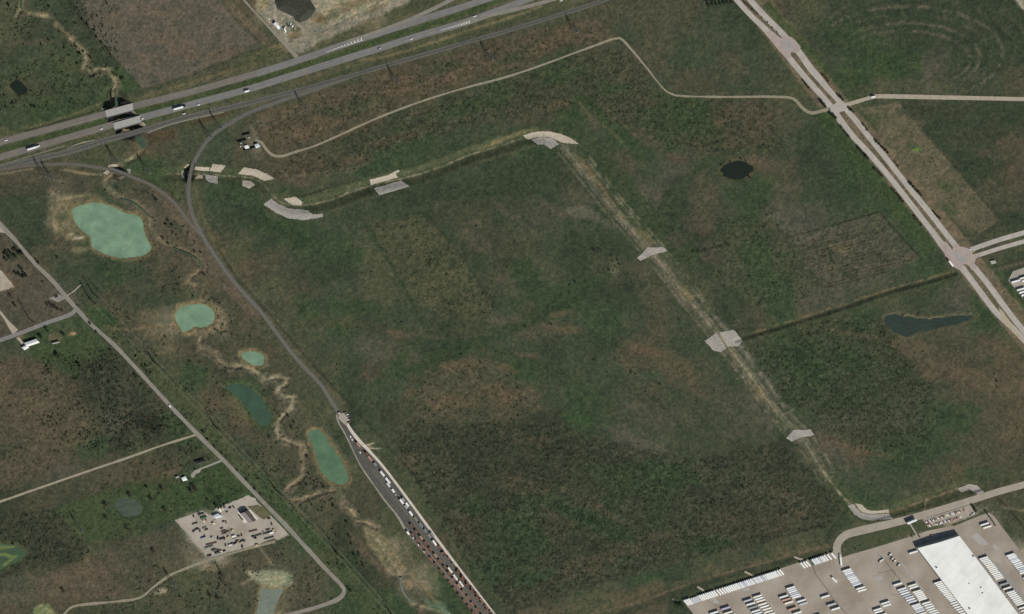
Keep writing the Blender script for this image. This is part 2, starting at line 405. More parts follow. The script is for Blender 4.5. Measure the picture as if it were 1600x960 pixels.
for q in ((470,262,40,16,-15),(560,250,30,10,-10),(620,215,60,7,-15),(1150,175,50,16,-20),(1190,190,30,8,-40),(1010,215,30,10,40),(880,160,30,8,-10),(1020,160,30,10,10)): blob(*q, (84,74,60), 0.6)
for q in ((720,170,60,12,-18),(780,150,30,12,-10),(1060,165,50,22,20),(1090,200,40,20,30),(880,120,50,12,-15),(960,140,30,12,0)): blob(*q, (54,71,46), 0.55)
# mown lawn strips around the channel
region([(430,292),(510,300),(600,262),(700,228),(820,195),(900,190),(945,225),(1000,300),(1060,360),(1100,400),(1060,420),(1000,365),(950,300),(900,235),(860,200),(790,215),(640,262),(600,275),(500,318),(440,300)], (56,68,47), 0.7, 5, 4, bush=0.05)
for pts in ([(458,275),(520,267),(570,258)],[(500,275),(560,265)],[(480,308),(560,278)],[(516,330),(590,306)],[(640,284),(740,255),(835,228)]): stroke(pts, 1.2, (92,86,68), 0.6, 1.2, 1)
stroke([(470,308),(520,292),(560,280)], 0.9, (42,48,36), 0.8, 0.9, 0.6)
stroke([(900,155),(925,165),(950,195),(975,215),(1000,245)], 8, (54,70,46), 0.8, 4, 3)
stroke([(905,160),(925,185),(955,205),(980,235)], 1.5, (98,86,68), 0.6, 1.5, 1.5, 0.6)
stroke([(925,155),(955,175),(985,205),(1010,225)], 1.5, (100,86,70), 0.65, 1.5, 1.5, 0.6)
# central field
region([(505,345),(610,315),(790,260),(880,240),(960,350),(1000,410),(860,480),(780,490),(660,345),(620,350)], (54,64,47), 0.4, 14, 10)
region([(570,345),(665,335),(770,470),(770,505),(690,500),(620,430)], (71,74,55), 0.75, 4, 3, bush=0.5)
stroke([(572,352),(620,430),(660,500)], 3, (50,63,44), 0.7, 3, 2)
stroke([(665,335),(720,400),(775,480)], 2.5, (52,60,44), 0.6, 2.5, 2)
for q in ((745,375,30,16,40),(790,330,40,8,35),(870,330,50,9,28),(900,310,30,20,35),(860,420,40,20,30),(740,350,14,8,0),(800,450,40,12,40)): blob(*q, (80,77,64), 0.5)
region([(880,322),(915,322),(955,345),(965,362),(940,350),(885,335)], (98,94,82), 0.5, 3, 3)
for q in ((440,350,60,22,30),(520,390,60,26,20),(560,480,60,12,10),(420,350,30,16,0),(690,560,80,16,-25),(880,470,60,18,-30),(620,570,60,14,-50),(480,480,30,20,45)): blob(*q, (50,69,44), 0.55)
for q in ((430,330,18,18,0),(440,400,20,26,30),(545,500,26,16,0)): blob(*q, (76,74,58), 0.5)
stroke([(490,500),(620,515),(700,520),(800,505)], 6, (66,70,50), 0.5, 4, 3)
stroke([(640,640),(660,590),(700,555),(760,530),(830,500),(900,460),(960,420)], 9, (49,63,43), 0.65, 5, 4)
stroke([(740,545),(800,560),(880,590),(960,640),(1030,690)], 12, (52,64,44), 0.45, 8, 6)
region([(660,580),(700,560),(760,565),(830,600),(850,640),(800,665),(720,662),(650,655),(635,635)], (78,75,59), 0.5, 10, 8, bush=0.4)
for q in ((715,570,35,8,-8),(700,628,50,12,0),(780,615,40,12,10),(790,575,20,6,20)): blob(*q, (94,78,61), 0.6)
for q in ((620,522,24,7,10),(825,556,18,4,10),(880,490,22,5,-10),(640,615,14,10,0),(885,515,40,8,5)): blob(*q, (93,80,63), 0.6)
region([(955,560),(1005,537),(1055,548),(1105,600),(1100,622),(1060,612),(1035,580),(980,580)], (84,77,60), 0.6, 8, 6)
blob(1015,550,30,7,15,(95,78,62),0.7); blob(1085,600,26,12,55,(95,79,63),0.6)
stroke([(955,563),(970,572),(1000,588),(1040,612)], 0.8, (120,108,80), 0.5, 0.8, 0.8, 0.5)
blob(905,655,32,7,10,(52,86,46),0.75); blob(1000,690,50,8,22,(82,80,68),0.6)
region([(1000,640),(1100,560),(1215,680),(1310,790),(1180,790),(1080,740)], (62,68,52), 0.45, 12, 10)
for q in ((1060,650,30,16,0),(1130,620,30,16,40),(1200,700,30,10,40)): blob(*q, (80,77,64), 0.45)
# shrubby block in the south
region([(612,690),(650,655),(720,665),(800,655),(860,660),(960,690),(1090,720),(1215,690),(1320,790),(1290,825),(1180,850),(1050,880),(900,925),(800,960),(740,900),(690,820),(640,740)], (58,62,49), 0.6, 3, 4, bush=1.0)
for q in ((640,720,26,20,0),(820,760,60,16,10),(720,830,30,50,40),(870,805,40,8,30),(930,790,60,7,28),(1000,850,60,14,-15),(900,890,60,14,-15),(1130,820,60,14,-15),(1220,770,60,14,20),(1250,800,40,10,-20),(830,690,30,8,0)): blob(*q, (77,71,57), 0.55)
for q in ((820,840,40,30,30),(960,830,60,14,25),(890,800,50,12,25),(760,900,30,30,30),(1050,745,50,14,10),(1110,850,30,14,-10),(740,790,24,16,0),(1020,900,40,8,-15),(840,900,40,10,-15)): blob(*q, (47,69,44), 0.6)
region([(905,725),(1080,720),(1070,770),(960,770)], (52,72,46), 0.35, 8, 6)
stroke([(800,968),(920,945),(1050,912),(1150,888),(1230,866),(1300,850)], 9, (84,80,62), 0.5, 5, 4, 0.3)
stroke([(925,960),(1010,936),(1100,905),(1200,878),(1300,850)], 2.0, (100,86,70), 0.7, 1.5, 1.5)
stroke([(940,972),(1060,925),(1130,903),(1230,876),(1300,862)], 4.5, (54,60,46), 0.75, 3, 1.5)
region([(1345,170),(1405,160),(1560,345),(1530,365),(1480,340),(1400,245)], (90,86,69), 0.9, 2, 1)
stroke([(1405,160),(1470,238),(1570,352)], 1.0, (66,64,52), 0.6, 1, 0.5)
for q in ((1355,195,16,22,50),(1425,230,10,8,0),(1480,290,20,12,40),(1480,330,20,16,0)): blob(*q, (58,73,48), 0.6)
blob(1431,234,8,3,-10,(92,126,62),0.9)
for q in ((1460,175,60,12,0),(1500,220,50,12,10),(1550,215,40,20,20),(1560,270,40,14,30),(1440,165,30,8,0)): blob(*q, (56,62,47), 0.6)
for q in ((1580,225,30,10,0),(1590,275,20,20,0),(1540,240,20,8,10)): blob(*q, (84,74,61), 0.6)
# old track rings in the north-east field
for k, (rx, ry) in enumerate(((88,36),(102,45),(116,54),(132,64),(148,74),(166,86),(186,98))):
    th = np.linspace(-2.5, 1.35, 26)
    pts = [(1412+rx*math.cos(t)+k*1.5, 96+ry*math.sin(t)-k*3) for t in th]
    stroke(pts, 2.6, (84,82,68) if k in (1, 2, 4) else (68,72,56), 0.85 if k in (1,2,4) else 0.65, 2.0, 1.5, 0.25)
blob(1400,95,44,24,10,(53,74,45),0.7); blob(1330,60,50,22,20,(55,74,46),0.6); blob(1325,120,36,20,0,(57,75,47),0.6)
region([(1330,135),(1440,120),(1520,142),(1340,150)], (74,76,58), 0.6, 5, 4)
stroke([(1500,52),(1540,62),(1580,40)], 1.2, (80,80,66), 0.4, 1.2, 1)
stroke([(1540,15),(1562,50),(1600,75)], 2, (40,48,36), 0.6, 2, 2, 0.5)
region([(1580,-10),(1640,-10),(1640,40),(1595,14)], (150,142,126), 0.9, 2, 2)
# east fields
region([(1215,375),(1375,330),(1440,405),(1300,455),(1275,455)], (78,77,64), 0.8, 3, 3, bush=0.42)
stroke([(1212,376),(1300,352),(1372,331)], 1.0, (40,46,34), 0.75, 1, 1)
stroke([(1375,332),(1400,362),(1440,405)], 1.6, (44,50,38), 0.8, 1.5, 1)
for pts in ([(1292,378),(1340,368),(1390,358)],[(1230,395),(1290,385),(1300,410),(1330,435)],[(1290,376),(1285,382)]): stroke(pts, 2.6, (57,66,48), 0.7, 2, 1.5)
for pts in ([(1270,362),(1290,380)],[(1330,440),(1440,410)],[(1300,376),(1380,352)]): stroke(pts, 1.3, (84,82,68), 0.55, 1.5, 1, 0.5)
blob(1315,388,20,9,20,(128,112,80),0.45)
for k in range(16):
    y = 386+k*4.2; stroke([(1228+k*3.2, y+4), (1290+k*3.4, y-13), (1345+k*3.6, y-28)], 0.9, (52,54,42), 0.7, 0.9, 1.2, 0.2)
region([(1120,340),(1210,330),(1290,455),(1180,480),(1110,430)], (64,72,52), 0.5, 8, 6, bush=0.6)
for q in ((1085,350,30,16,30),(1060,375,20,14,0),(1110,395,22,14,40)): blob(*q, (74,70,60), 0.6)
for q in ((1180,400,30,30,0),(1200,440,30,20,0),(1140,300,30,8,40),(1170,330,20,12,30)): blob(*q, (54,74,47), 0.55)
stroke([(1080,395),(1110,388),(1140,380)], 1.5, (44,50,38), 0.75, 1.5, 1.5)
stroke([(1020,348),(1050,320),(1075,280),(1100,258),(1125,245),(1200,232)], 6, (56,66,47), 0.6, 4, 3)
blob(1180,255,26,10,10,(90,76,62),0.6); blob(1060,248,20,8,10,(86,76,62),0.6)
region([(1170,540),(1300,495),(1380,500),(1400,540),(1450,600),(1470,650),(1440,720),(1330,700),(1250,640),(1200,590)], (58,66,49), 0.55, 10, 8, bush=0.95)
for q in ((1430,545,30,16,10),(1475,580,50,16,10),(1530,595,40,18,20),(1560,545,30,14,20),(1590,600,30,26,0),(1350,525,50,4,10),(1590,660,30,40,0)): blob(*q, (91,78,63), 0.55)
for q in ((1500,635,28,10,10),(1260,570,50,26,20),(1330,560,40,20,0),(1400,720,50,20,10),(1470,700,40,20,0),(1530,740,60,14,0)): blob(*q, (52,71,46), 0.5)
region([(1180,610),(1290,690),(1320,700),(1330,745),(1270,690)], (78,78,66), 0.55, 6, 4)
blob(1330,700,30,6,15,(96,80,64),0.7); blob(1370,710,30,5,5,(84,74,58),0.5)
stroke([(1160,538),(1210,523),(1290,498),(1380,468),(1440,452),(1490,440)], 7, (66,72,53), 0.6, 4, 2)
stroke([(1180,519),(1290,484),(1400,449),(1490,424)], 2.2, (104,90,68), 0.65, 1.5, 1.5, 0.4)
region([(1575,430),(1545,405),(1560,440),(1610,500),(1650,540),(1650,420)], (54,72,47), 0.7, 4, 3)
stroke([(1545,425),(1580,415),(1610,405)], 3, (92,86,72), 0.6, 2, 2); stroke([(1550,418),(1600,405)], 1.2, (56,56,48), 0.6, 1, 1)
region([(1540,790),(1600,770),(1650,760),(1650,850),(1600,850)], (70,74,56), 0.6, 5, 4)
stroke([(1560,780),(1580,800),(1610,838)], 1.8, (46,46,36), 0.7, 1.5, 1)
stroke([(1565,793),(1585,796),(1610,800)], 2, (112,106,84), 0.6, 1.5, 1.5)
for pts in ([(985,668),(1030,690),(1075,712),(1110,735)],[(975,676),(1020,698),(1065,720)],[(1240,640),(1290,690),(1330,745),(1350,780)],[(620,690),(660,650),(700,660)],[(1300,690),(1350,700),(1420,715)],[(640,520),(700,528),(780,520)],[(840,370),(900,400),(950,440)],[(1100,430),(1130,470),(1160,510)]):
    stroke(pts, 1.6, (86,85,70), 0.4, 1.6, 2.0, 0.3)
for pts in ([(520,430),(560,500),(610,560),(640,600)],[(690,560),(760,530),(850,495),(930,440)],[(1020,620),(1090,690),(1170,740)],[(1440,560),(1500,640),(1540,720)],[(880,700),(980,740),(1080,770)]):
    stroke(pts, 1.6, (46,56,41), 0.4, 1.6, 2.5, 0.3)
# verges of the divided road
stroke([(1158,-30),(1188,10),(1225,62),(1300,160),(1370,240),(1440,322),(1500,395),(1560,470),(1640,565)], 21, (104,91,74), 0.85, 2.0, 1.5)
stroke([(1190,-20),(1215,20),(1260,70)], 5, (100,84,66), 0.6, 2, 2)
stroke([(1285,180),(1330,235),(1390,310),(1450,385)], 12, (55,74,46), 0.85, 3, 2)
stroke([(1200,10),(1240,55),(1290,110)], 7, (58,74,47), 0.75, 4, 3)

# rail yard surroundings
stroke([(300,270),(294,300),(302,345),(330,395),(370,445),(407,487),(460,552),(500,602),(528,648)], 17, (79,78,62), 0.7, 5, 3)
stroke([(245,300),(275,330),(300,365),(330,410),(365,455),(395,488)], 9, (93,81,68), 0.75, 4, 3)
stroke([(420,520),(470,580),(520,650),(560,720)], 7, (64,72,53), 0.55, 4, 3)
stroke([(330,360),(360,420),(420,490),(480,560),(540,625),(600,690),(660,760),(740,860),(800,940)], 1.6, (48,52,40), 0.6, 1.5, 1.5)
stroke([(560,665),(620,730),(700,835),(780,940)], 6, (62,72,52), 0.6, 3, 2)
stroke([(300,285),(322,350),(350,395)], 2.0, (88,90,62), 0.6, 2, 1.5)
region([(208,250),(290,262),(290,320),(262,300),(225,282)], (60,74,49), 0.6, 8, 5)
region([(222,212),(270,200),(345,176),(370,170),(352,182),(300,196),(276,202),(272,215),(240,224)], (82,66,50), 0.85, 2.5, 2)
region([(290,215),(330,190),(310,235),(300,255),(260,262),(240,230)], (68,72,55), 0.6, 6, 4)
region([(-64,282),(60,265),(150,262),(165,285),(140,305),(60,300),(-64,320)], (72,68,56), 0.6, 5, 4)
stroke([(100,265),(130,271),(165,274)], 1.6, (130,120,92), 0.7, 1.2, 1.2); stroke([(0,272),(50,264)], 1.5, (122,112,90), 0.6, 1.2, 1.2)
stroke([(105,262),(140,258)], 1.0, (112,106,92), 0.4, 1, 0.5)
for pts in ([(180,120),(184,140),(178,165)],[(165,110),(150,116),(136,112)],[(110,60),(132,82)],[(45,24),(72,24)],[(134,88),(140,102)]): stroke(pts, 4, (120,110,88), 0.6, 2.5, 2.5)
stroke([(85,40),(118,62)], 3, (96,80,64), 0.6, 2, 2)
# pond shores and spoil
region([(82,322),(110,305),(150,302),(170,318),(140,315),(112,325),(112,345),(135,368),(130,380),(100,372),(80,345)], (104,98,72), 0.6, 4, 4)
for q in ((86,350,4,22,-10),(116,372,16,6,0),(125,390,14,5,0),(115,308,26,3,-10)): blob(*q, (136,126,98), 0.6)
blob(96,338,14,10,0,(74,80,56),0.7); blob(122,372,10,3,-10,(172,164,142),0.75); blob(112,366,8,3,0,(160,150,124),0.5)
stroke([(60,386),(100,384),(130,388),(160,398)], 4, (96,88,70), 0.5, 3, 3, 0.5)
region([(180,300),(240,330),(300,385),(330,420),(320,450),(270,400),(235,385),(225,340)], (88,80,66), 0.6, 6, 5)
for q in ((225,495,26,12,-10),(255,545,18,12,10),(305,520,22,6,-10),(245,520,30,18,0)): blob(*q, (104,98,76), 0.5)
region([(266,494),(276,474),(300,468),(330,472),(348,486),(354,505),(340,520),(318,526),(290,526),(272,514)], (116,106,82), 0.75, 3, 2)
region([(370,548),(384,543),(402,545),(418,556),(420,572),(400,577),(378,570)], (118,108,84), 0.6, 2.5, 1.5)
stroke([(165,513),(200,515),(232,511),(255,508)], 2, (112,100,76), 0.7, 1.5, 1.5)
region([(340,590),(390,595),(435,650),(425,680),(395,668),(360,630)], (64,76,52), 0.5, 5, 4)
blob(375,640,14,24,-40,(100,88,66),0.5)
region([(476,668),(505,665),(540,712),(552,750),(544,764),(520,762),(495,740),(480,690)], (96,92,72), 0.5, 3, 2)
region([(565,822),(588,822),(605,845),(634,888),(628,898),(608,894),(592,875),(572,848)], (112,106,80), 0.85, 3, 3)
region([(600,888),(630,888),(630,900),(606,900)], (140,130,106), 0.7, 3, 2)
for pts in ([(578,832),(596,852)],[(590,840),(600,862)],[(585,858),(598,862)],[(600,850),(612,872)]): stroke(pts, 1.2, (150,142,112), 0.6, 1, 1)
region([(545,830),(570,850),(600,890),(620,910),(590,890),(560,860)], (92,80,65), 0.7, 4, 3)
stroke([(635,890),(660,915),(675,935),(690,952)], 1.6, (120,108,78), 0.7, 1.2, 1.2)
region([(624,905),(640,905),(645,920),(632,922)], (140,118,92), 0.6, 2, 2)
region([(660,935),(690,940),(720,975),(690,975)], (92,108,84), 0.7, 3, 3)
# corridor beside the county road
stroke([(140,492),(200,550),(280,630),(360,715),(430,790),(520,880),(600,960)], 17, (68,76,54), 0.65, 6, 3)
region([(138,484),(165,482),(190,508),(155,505)], (50,76,45), 0.85, 3, 2)
stroke([(405,745),(450,800),(500,850)], 10, (57,74,47), 0.6, 5, 3)
stroke([(560,860),(640,930),(660,960)], 4, (92,82,70), 0.5, 3, 2)
stroke([(108,472),(150,520),(200,570)], 3, (52,56,43), 0.5, 2.5, 2, 0.6)
# west fields
region([(0,340),(-64,300),(-64,520),(0,530),(110,487),(60,425),(20,385)], (80,75,63), 0.7, 4, 3)
region([(-20,418),(0,422),(22,448),(5,455),(-30,458)], (178,168,150), 0.95, 1.5, 1)
stroke([(0,405),(14,428),(28,452),(10,460)], 2.5, (96,78,64), 0.7, 2, 1.5)
blob(20,450,30,5,-15,(98,80,66),0.5); blob(30,400,26,8,-15,(58,66,50),0.6)
region([(30,520),(60,508),(100,494),(135,520),(180,552),(120,590),(70,575),(40,550)], (60,74,49), 0.75, 5, 4)
for q in ((114,522,8,4,0),(85,528,12,8,0),(30,525,8,8,40)): blob(*q, (112,96,76), 0.6)
blob(115,521,5,3,0,(162,128,100),0.9)
region([(120,570),(190,545),(260,620),(300,670),(230,700),(205,640),(140,620)], (60,63,51), 0.7, 6, 5, bush=0.9)
blob(238,662,26,14,10,(46,46,38),0.7); blob(270,662,24,18,20,(54,72,48),0.7); blob(195,660,14,26,10,(74,72,56),0.5)
region([(-20,560),(60,560),(120,600),(160,680),(100,730),(-20,770)], (88,77,63), 0.5, 10, 8, bush=0.35)
for q in ((20,590,40,16,10),(80,680,50,20,0),(30,640,30,20,0)): blob(*q, (94,79,64), 0.4)
for q in ((55,600,40,8,0),(10,700,30,10,-20),(140,705,30,12,-10)): blob(*q, (58,66,50), 0.5)
stroke([(185,698),(210,690),(222,684)], 1.4, (38,40,32), 0.8, 1.2, 1, 0.3)
region([(200,720),(300,690),(330,715),(250,745),(150,775),(60,800),(0,800),(100,755)], (70,69,54), 0.6, 4, 3)
region([(212,752),(280,727),(284,734),(262,752),(225,757)], (98,80,68), 0.85, 2, 1.5)
stroke([(100,790),(200,755),(285,726),(330,708)], 0.9, (52,56,40), 0.7, 1, 0.8)
region([(85,795),(200,755),(290,735),(345,722),(392,772),(320,795),(272,812),(170,845),(120,850)], (60,73,48), 0.7, 5, 4)
region([(270,760),(345,728),(390,772),(330,790),(280,800)], (54,77,46), 0.65, 6, 4)
stroke([(85,795),(145,860),(160,868)], 1.2, (92,90,74), 0.5, 1.5, 1); stroke([(150,868),(195,915)], 1, (60,60,48), 0.6, 1, 0.8)
stroke([(150,857),(220,825),(272,812)], 1.0, (58,62,46), 0.6, 1, 0.8)
region([(0,800),(85,795),(140,858),(60,885),(0,905)], (58,61,48), 0.7, 5, 4, bush=0.6)
region([(50,905),(150,868),(200,930),(110,940),(60,935)], (92,81,67), 0.7, 5, 4)
region([(0,905),(50,893),(65,935),(0,950)], (82,82,68), 0.6, 5, 3)
region([(160,865),(270,820),(320,870),(260,895),(225,925),(200,930)], (76,74,60), 0.7, 4, 3)
blob(330,888,24,6,-15,(112,106,84),0.6); blob(252,923,12,5,-15,(150,140,118),0.8)
region([(400,862),(450,840),(500,890),(520,918),(490,940),(420,958),(380,960),(320,900)], (76,74,60), 0.55, 6, 4)
region([(384,893),(400,891),(440,891),(458,898),(457,910),(444,921),(412,918),(395,906)], (133,136,110), 0.9, 2.5, 2)
region([(52,950),(60,945),(75,944),(85,955),(84,975),(50,975)], (116,124,86), 0.9, 2.5, 1.5)
region([(0,866),(14,866),(22,876),(0,885)], (62,58,46), 0.8, 2, 1.5)
stroke([(392,905),(380,912)], 3, (130,122,100), 0.6, 2, 1.5)
stroke([(405,855),(418,872),(425,882)], 2, (126,118,98), 0.5, 1.5, 1)
region([(385,790),(404,788),(424,804),(412,812),(400,808)], (116,110,84), 0.9, 2, 1)
region([(95,950),(130,945),(200,945),(250,940),(250,975),(95,975)], (60,66,49), 0.5, 5, 4)
# pads
region([(382,212),(398,212),(408,222),(410,232),(400,240),(388,232)], (108,104,86), 0.6, 4, 3)
stroke([(392,198),(402,215)], 3, (104,104,90), 0.5, 2, 1.5)
region([(395,232),(410,236),(408,250),(392,248)], (96,96,82), 0.45, 3, 2)
blob(960,414,10,14,10,(88,86,70),0.7); blob(930,390,6,4,0,(44,48,38),0.7); blob(1392,152-6,9,5,0,(132,112,90),0.0)
for pts in ([(568,697),(585,692)],[(575,700),(594,701)]): stroke(pts, 1.3, (160,150,128), 0.8, 1, 0.8)
blob(572,698,7,5,0,(150,140,118),0.7)
for pts in ([(532,630),(540,628)],[(550,668),(562,666)],[(512,645),(522,642)]): stroke(pts, 0.8, (112,108,86), 0.5, 0.8, 0.5)

# --- channel, ditches, creeks, ponds: shape and soil
DC = line_field(CHANNEL, 40)
tsoft = 2.0*WOB
# the banks: wider lawn bank on both sides
bank = 1-sstep(15, 19, DC+tsoft)
# first legs deeper at the bridges
dep = np.where((GX > 470) & (GX < 850) & (GY < 335), 4.3, 3.4)
H -= dep*(1-sstep(1.0, 14.5, DC+tsoft*0.6))
m = (1-sstep(13.5, 17, DC+tsoft)); C[:] = C*(1-0.55*m[..., None])+np.array((68,74,53))*0.55*m[..., None]
leg = smooth(CHANNEL[22:41], 8); DL = line_field(list(map(tuple, leg)), 34)
RAG = fbm(GX, GY, 7, 95, 3)-0.5; RAG2 = fbm(GX, GY, 16, 96, 3)-0.5
m = (1-sstep(11, 17, DL+10*RAG2+6*RAG))*np.clip(0.55+2.2*RAG, 0, 1); C[:] = C*(1-0.72*m[..., None])+np.array((90,89,76))*0.7*m[..., None]
t_ = np.gradient(leg, axis=0); t_ /= np.linalg.norm(t_, axis=1)[:, None]; lnr = np.stack([t_[:, 1], -t_[:, 0]], -1)
L_ = len(leg)
stroke([tuple(p) for p in (leg+lnr*13)[L_//2:int(L_*.86):3]], 8, (96,95,83), 0.6, 4, 4, 0.3)
stroke([tuple(p) for p in (leg-lnr*12)[L_//3:int(L_*.9):3]], 5, (94,91,75), 0.55, 3, 4, 0.4)
stroke([tuple(p) for p in (leg+lnr*10)[:L_//3:3]], 6, (60,72,50), 0.55, 3, 3)
stroke([tuple(p) for p in (leg+lnr*20)[:L_//2:3]], 1.3, (116,110,90), 0.7, 1.3, 2, 0.3)
stroke([tuple(p) for p in (leg-lnr*9)[:L_//3:3]], 1.2, (44,52,40), 0.6, 1.2, 2, 0.3)
m = (1-sstep(3, 7, DL+7*RAG))*np.clip(0.6+2.0*RAG2, 0, 1); C[:] = C*(1-0.7*m[..., None])+np.array((104,100,85))*0.7*m[..., None]
for off, cc in ((15, (120,116,102)), (9, (48,54,41)), (5, (116,110,92)), (-6, (112,108,92)), (-13, (108,105,92)), (-17, (46,54,40))):
    t_ = np.gradient(leg, axis=0); t_ /= np.linalg.norm(t_, axis=1)[:, None]
    stroke([tuple(p) for p in (leg+np.stack([t_[:, 1], -t_[:, 0]], -1)*off)[::3]], 1.3, cc, 0.6, 1.3, 2.0, 0.7)
m = (1-sstep(0.5, 1.8, DC+4*RAG))*np.clip(0.65+2.5*RAG2, 0, 1); C[:] = C*(1-0.7*m[..., None])+np.array((132,126,106))*0.7*m[..., None]
stroke(CHANNEL[9:20], 0.8, (140,132,104), 0.55, 1, 1.5, 0.5)
stroke([(x-1,y-9) for x,y in CHANNEL[9:20]], 5, (78,82,62), 0.5, 3, 2)
stroke([(905,245),(930,278),(958,318)], 2.4, (110,92,70), 0.7, 1.5, 1)
stroke(CHANNEL[32:38], 1.0, (142,132,102), 0.6, 1, 1.5, 0.6)
stroke(CHANNEL[39:43], 1.2, (158,146,112), 0.6, 1, 1.5, 0.5)
stroke(CHANNEL[43:47], 2.0, (98,84,64), 0.6, 1.5, 1.5)
for (a, b) in (((734,240),(737,250)),((912,281),(930,276)),((965,338),(985,340)),((1065,466),(1100,460)),((1150,592),(1195,580)),((1215,650),(1240,640)),((1290,752),(1302,745)),((1449,780),(1444,797)),((545,302),(560,300)),((1285,705),(1292,712))):
    stroke([a, ((a[0]+b[0])/2, (a[1]+b[1])/2+0.5), b], 0.7, (138,131,110), 0.5, 0.8, 1.5, 0.7)
for q in ((800,213,40,5,-17),(770,227,24,4,-18),(1070,455,16,8,55),(1010,370,20,6,45),(1190,615,14,6,55)): blob(*q, (120,108,78), 0.5)
DE = line_field(DITCH_E, 24)
H -= 2.2*(1-sstep(0.5, 5, DE+1.5*WOB)); m = 1-sstep(1, 3.5, DE+1.5*WOB); C[:] = C*(1-0.7*m[..., None])+np.array((48,50,38))*0.7*m[..., None]
for pts, wd, dep in CREEKS:
    D = line_field(pts, 24)
    m = (1-sstep(wd*0.9, wd*2.0, D+9*WOB+6*RAG))*np.clip(0.6+1.6*RAG2, 0, 1); C[:] = C*(1-0.6*m[..., None])+np.array((98,90,71))*0.6*m[..., None]
    m2 = (1-sstep(wd*0.3, wd*1.1, D+7*RAG+3*WOB))*np.clip(0.5+3.0*RAG2, 0, 1)
    C[:] = C*(1-0.75*m2[..., None])+np.array((142,134,108))*0.75*m2[..., None]
    H -= dep*(0.6+1.6*np.clip(RAG2+0.3, 0, 1))*(1-sstep(wd*0.2, wd*1.0, D+6*RAG))
stroke(CREEKS[2][0][0:], 7.5, (104,98,82), 0.65, 4, 5, 0.35)
stroke(CREEKS[1][0][24:], 6.0, (92,86,70), 0.55, 4, 5, 0.4)
stroke(CREEKS[2][0][4:24], 5.5, (128,122,103), 0.65, 3, 4.5, 0.4)
stroke(CREEKS[2][0][6:22], 2.2, (148,141,118), 0.6, 1.5, 2.5, 0.6)
stroke(CREEKS[2][0][20:32], 4.5, (112,103,82), 0.55, 3, 3, 0.5)
stroke(CREEKS[1][0][13:20], 4.0, (112,104,82), 0.45, 3, 3, 0.6)
stroke(CREEKS[1][0][26:], 3.5, (116,107,84), 0.5, 2.5, 3, 0.5)
# marsh water by the railway, spoil ditches
stroke([(604,-4),(560,22),(500,52)], 0.6, (36,40,32), 0.4, 0.6, 0.4)
WATER = []; PONDM = np.zeros((NY, NX))
for nm, pts, kind, lab in PONDS:
    s = smooth(pts+[pts[0], pts[1]], 3.0)[:-int(np.hypot(pts[1][0]-pts[0][0], pts[1][1]-pts[0][1])/3.0)-1]
    xs, ys = s[:, 0], s[:, 1]
    w = win(xs.min()-14, xs.max()+14, ys.min()-14, ys.max()+14)
    d = d_poly([tuple(p) for p in s], GX[w], GY[w])+3.0*WOB[w]+4.0*RAG[w]
    near = 1-sstep(3, 12, d); PONDM[w] = np.maximum(PONDM[w], 1-sstep(0, 5, d))
    H[w] = H[w]*(1-near)+near*np.clip(-0.9+0.28*d, -2.6, 0.0)
    band = (1-sstep(1.5, 5.0, np.abs(d-1.2)+2.5*RAG[w]))
    blend(w, band, {'dark':(70,72,50),'slate':(88,86,66),'moss':(66,80,54),'algae':(70,78,54),'grey':(58,74,48)}.get(kind, (112,100,72)), 0.75)
    WATER.append((nm, s, kind, lab))
# bank toes at the bridges: the cut is deeper there
cutl = [(178,156),(184,172),(195,190),(199,197)]
w = win(130, 255, 110, 250); H[w] -= 10.5*(1-sstep(12, 25, d_line(cutl, GX[w], GY[w])))
for (cx, cy, r, dep) in ((208,209,10,1.0),(186,269,15,4.5),(293,271,17,5.0)):
    w = win(cx-r-6, cx+r+6, cy-r-6, cy+r+6); e = np.hypot(GX[w]-cx, GY[w]-cy)
    H[w] -= dep*(1-sstep(r*0.35, r, e))

# --- roads press the ground flat
ROADS = [(HWY_W,6.5),(HWY_E,6.5),(RAMP_W,4),(RAMP_E,4),(RAIL_MAIN,5.5),(RAIL_CURVE,4.5),(RAIL_WYE,4.0),(DIV_SW,6),(DIV_NE,6),(EAST_N,4.5),(EAST_S,4.5),
 (EAST_GRAVEL,4.2),(DIRT,2.6),(COUNTY,4.2),(COUNTY_SIDE,4),(LANE,3),(HOUSE_LANE,3),(FARM_TRACK,3),(WEST_DRIVE,3.5),(YARD_DRIVE,8),(QUARRY_ROAD,3.5)]
for pts, wd in ROADS:
    D = line_field(pts, wd+10)
    ROADM = np.maximum(ROADM, 1-sstep(wd, wd+4, D))
LOT = [(1066,938),(1130,917),(1205,893),(1250,878),(1303,861),(1312,872),(1330,866),(1365,856),(1430,836),(1446,830),(1480,823),(1545,801),(1552,806),(1590,856),(1625,904),(1690,990),(1690,1060),(1130,1060),(1085,962)]
YARD = [(272,812.5),(316,797.5),(329,806),(337,794.5),(388,773.5),(398,779),(404,786),(424,806),(452,836),(433,844.5),(429,840.5),(404,850),(325,872.5)]
BALLAST = [(530,652),(540,655),(556,682),(575,705),(600,734),(640,788),(700,870),(775,972),(752,976),(735,952),(690,896),(652,853),(632,828),(620,808),(598,780),(575,747),(560,724),(543,689)]
LOT_E = [(1582,424),(1600,418),(1680,395),(1680,520),(1640,520),(1604,474),(1575,438)]
PARK = [(1441,811),(1470,803),(1515,789),(1519,795),(1523,804),(1500,811),(1480,817),(1450,824)]
FLATS = [LOT, YARD, BALLAST, LOT_E, PARK]
for pts in FLATS:
    xs = [p[0] for p in pts]; ys = [p[1] for p in pts]; w = win(min(xs)-8, max(xs)+8, min(ys)-8, max(ys)+8)
    ROADM[w] = np.maximum(ROADM[w], 1-sstep(0.5, 4, d_poly(pts, GX[w], GY[w])))
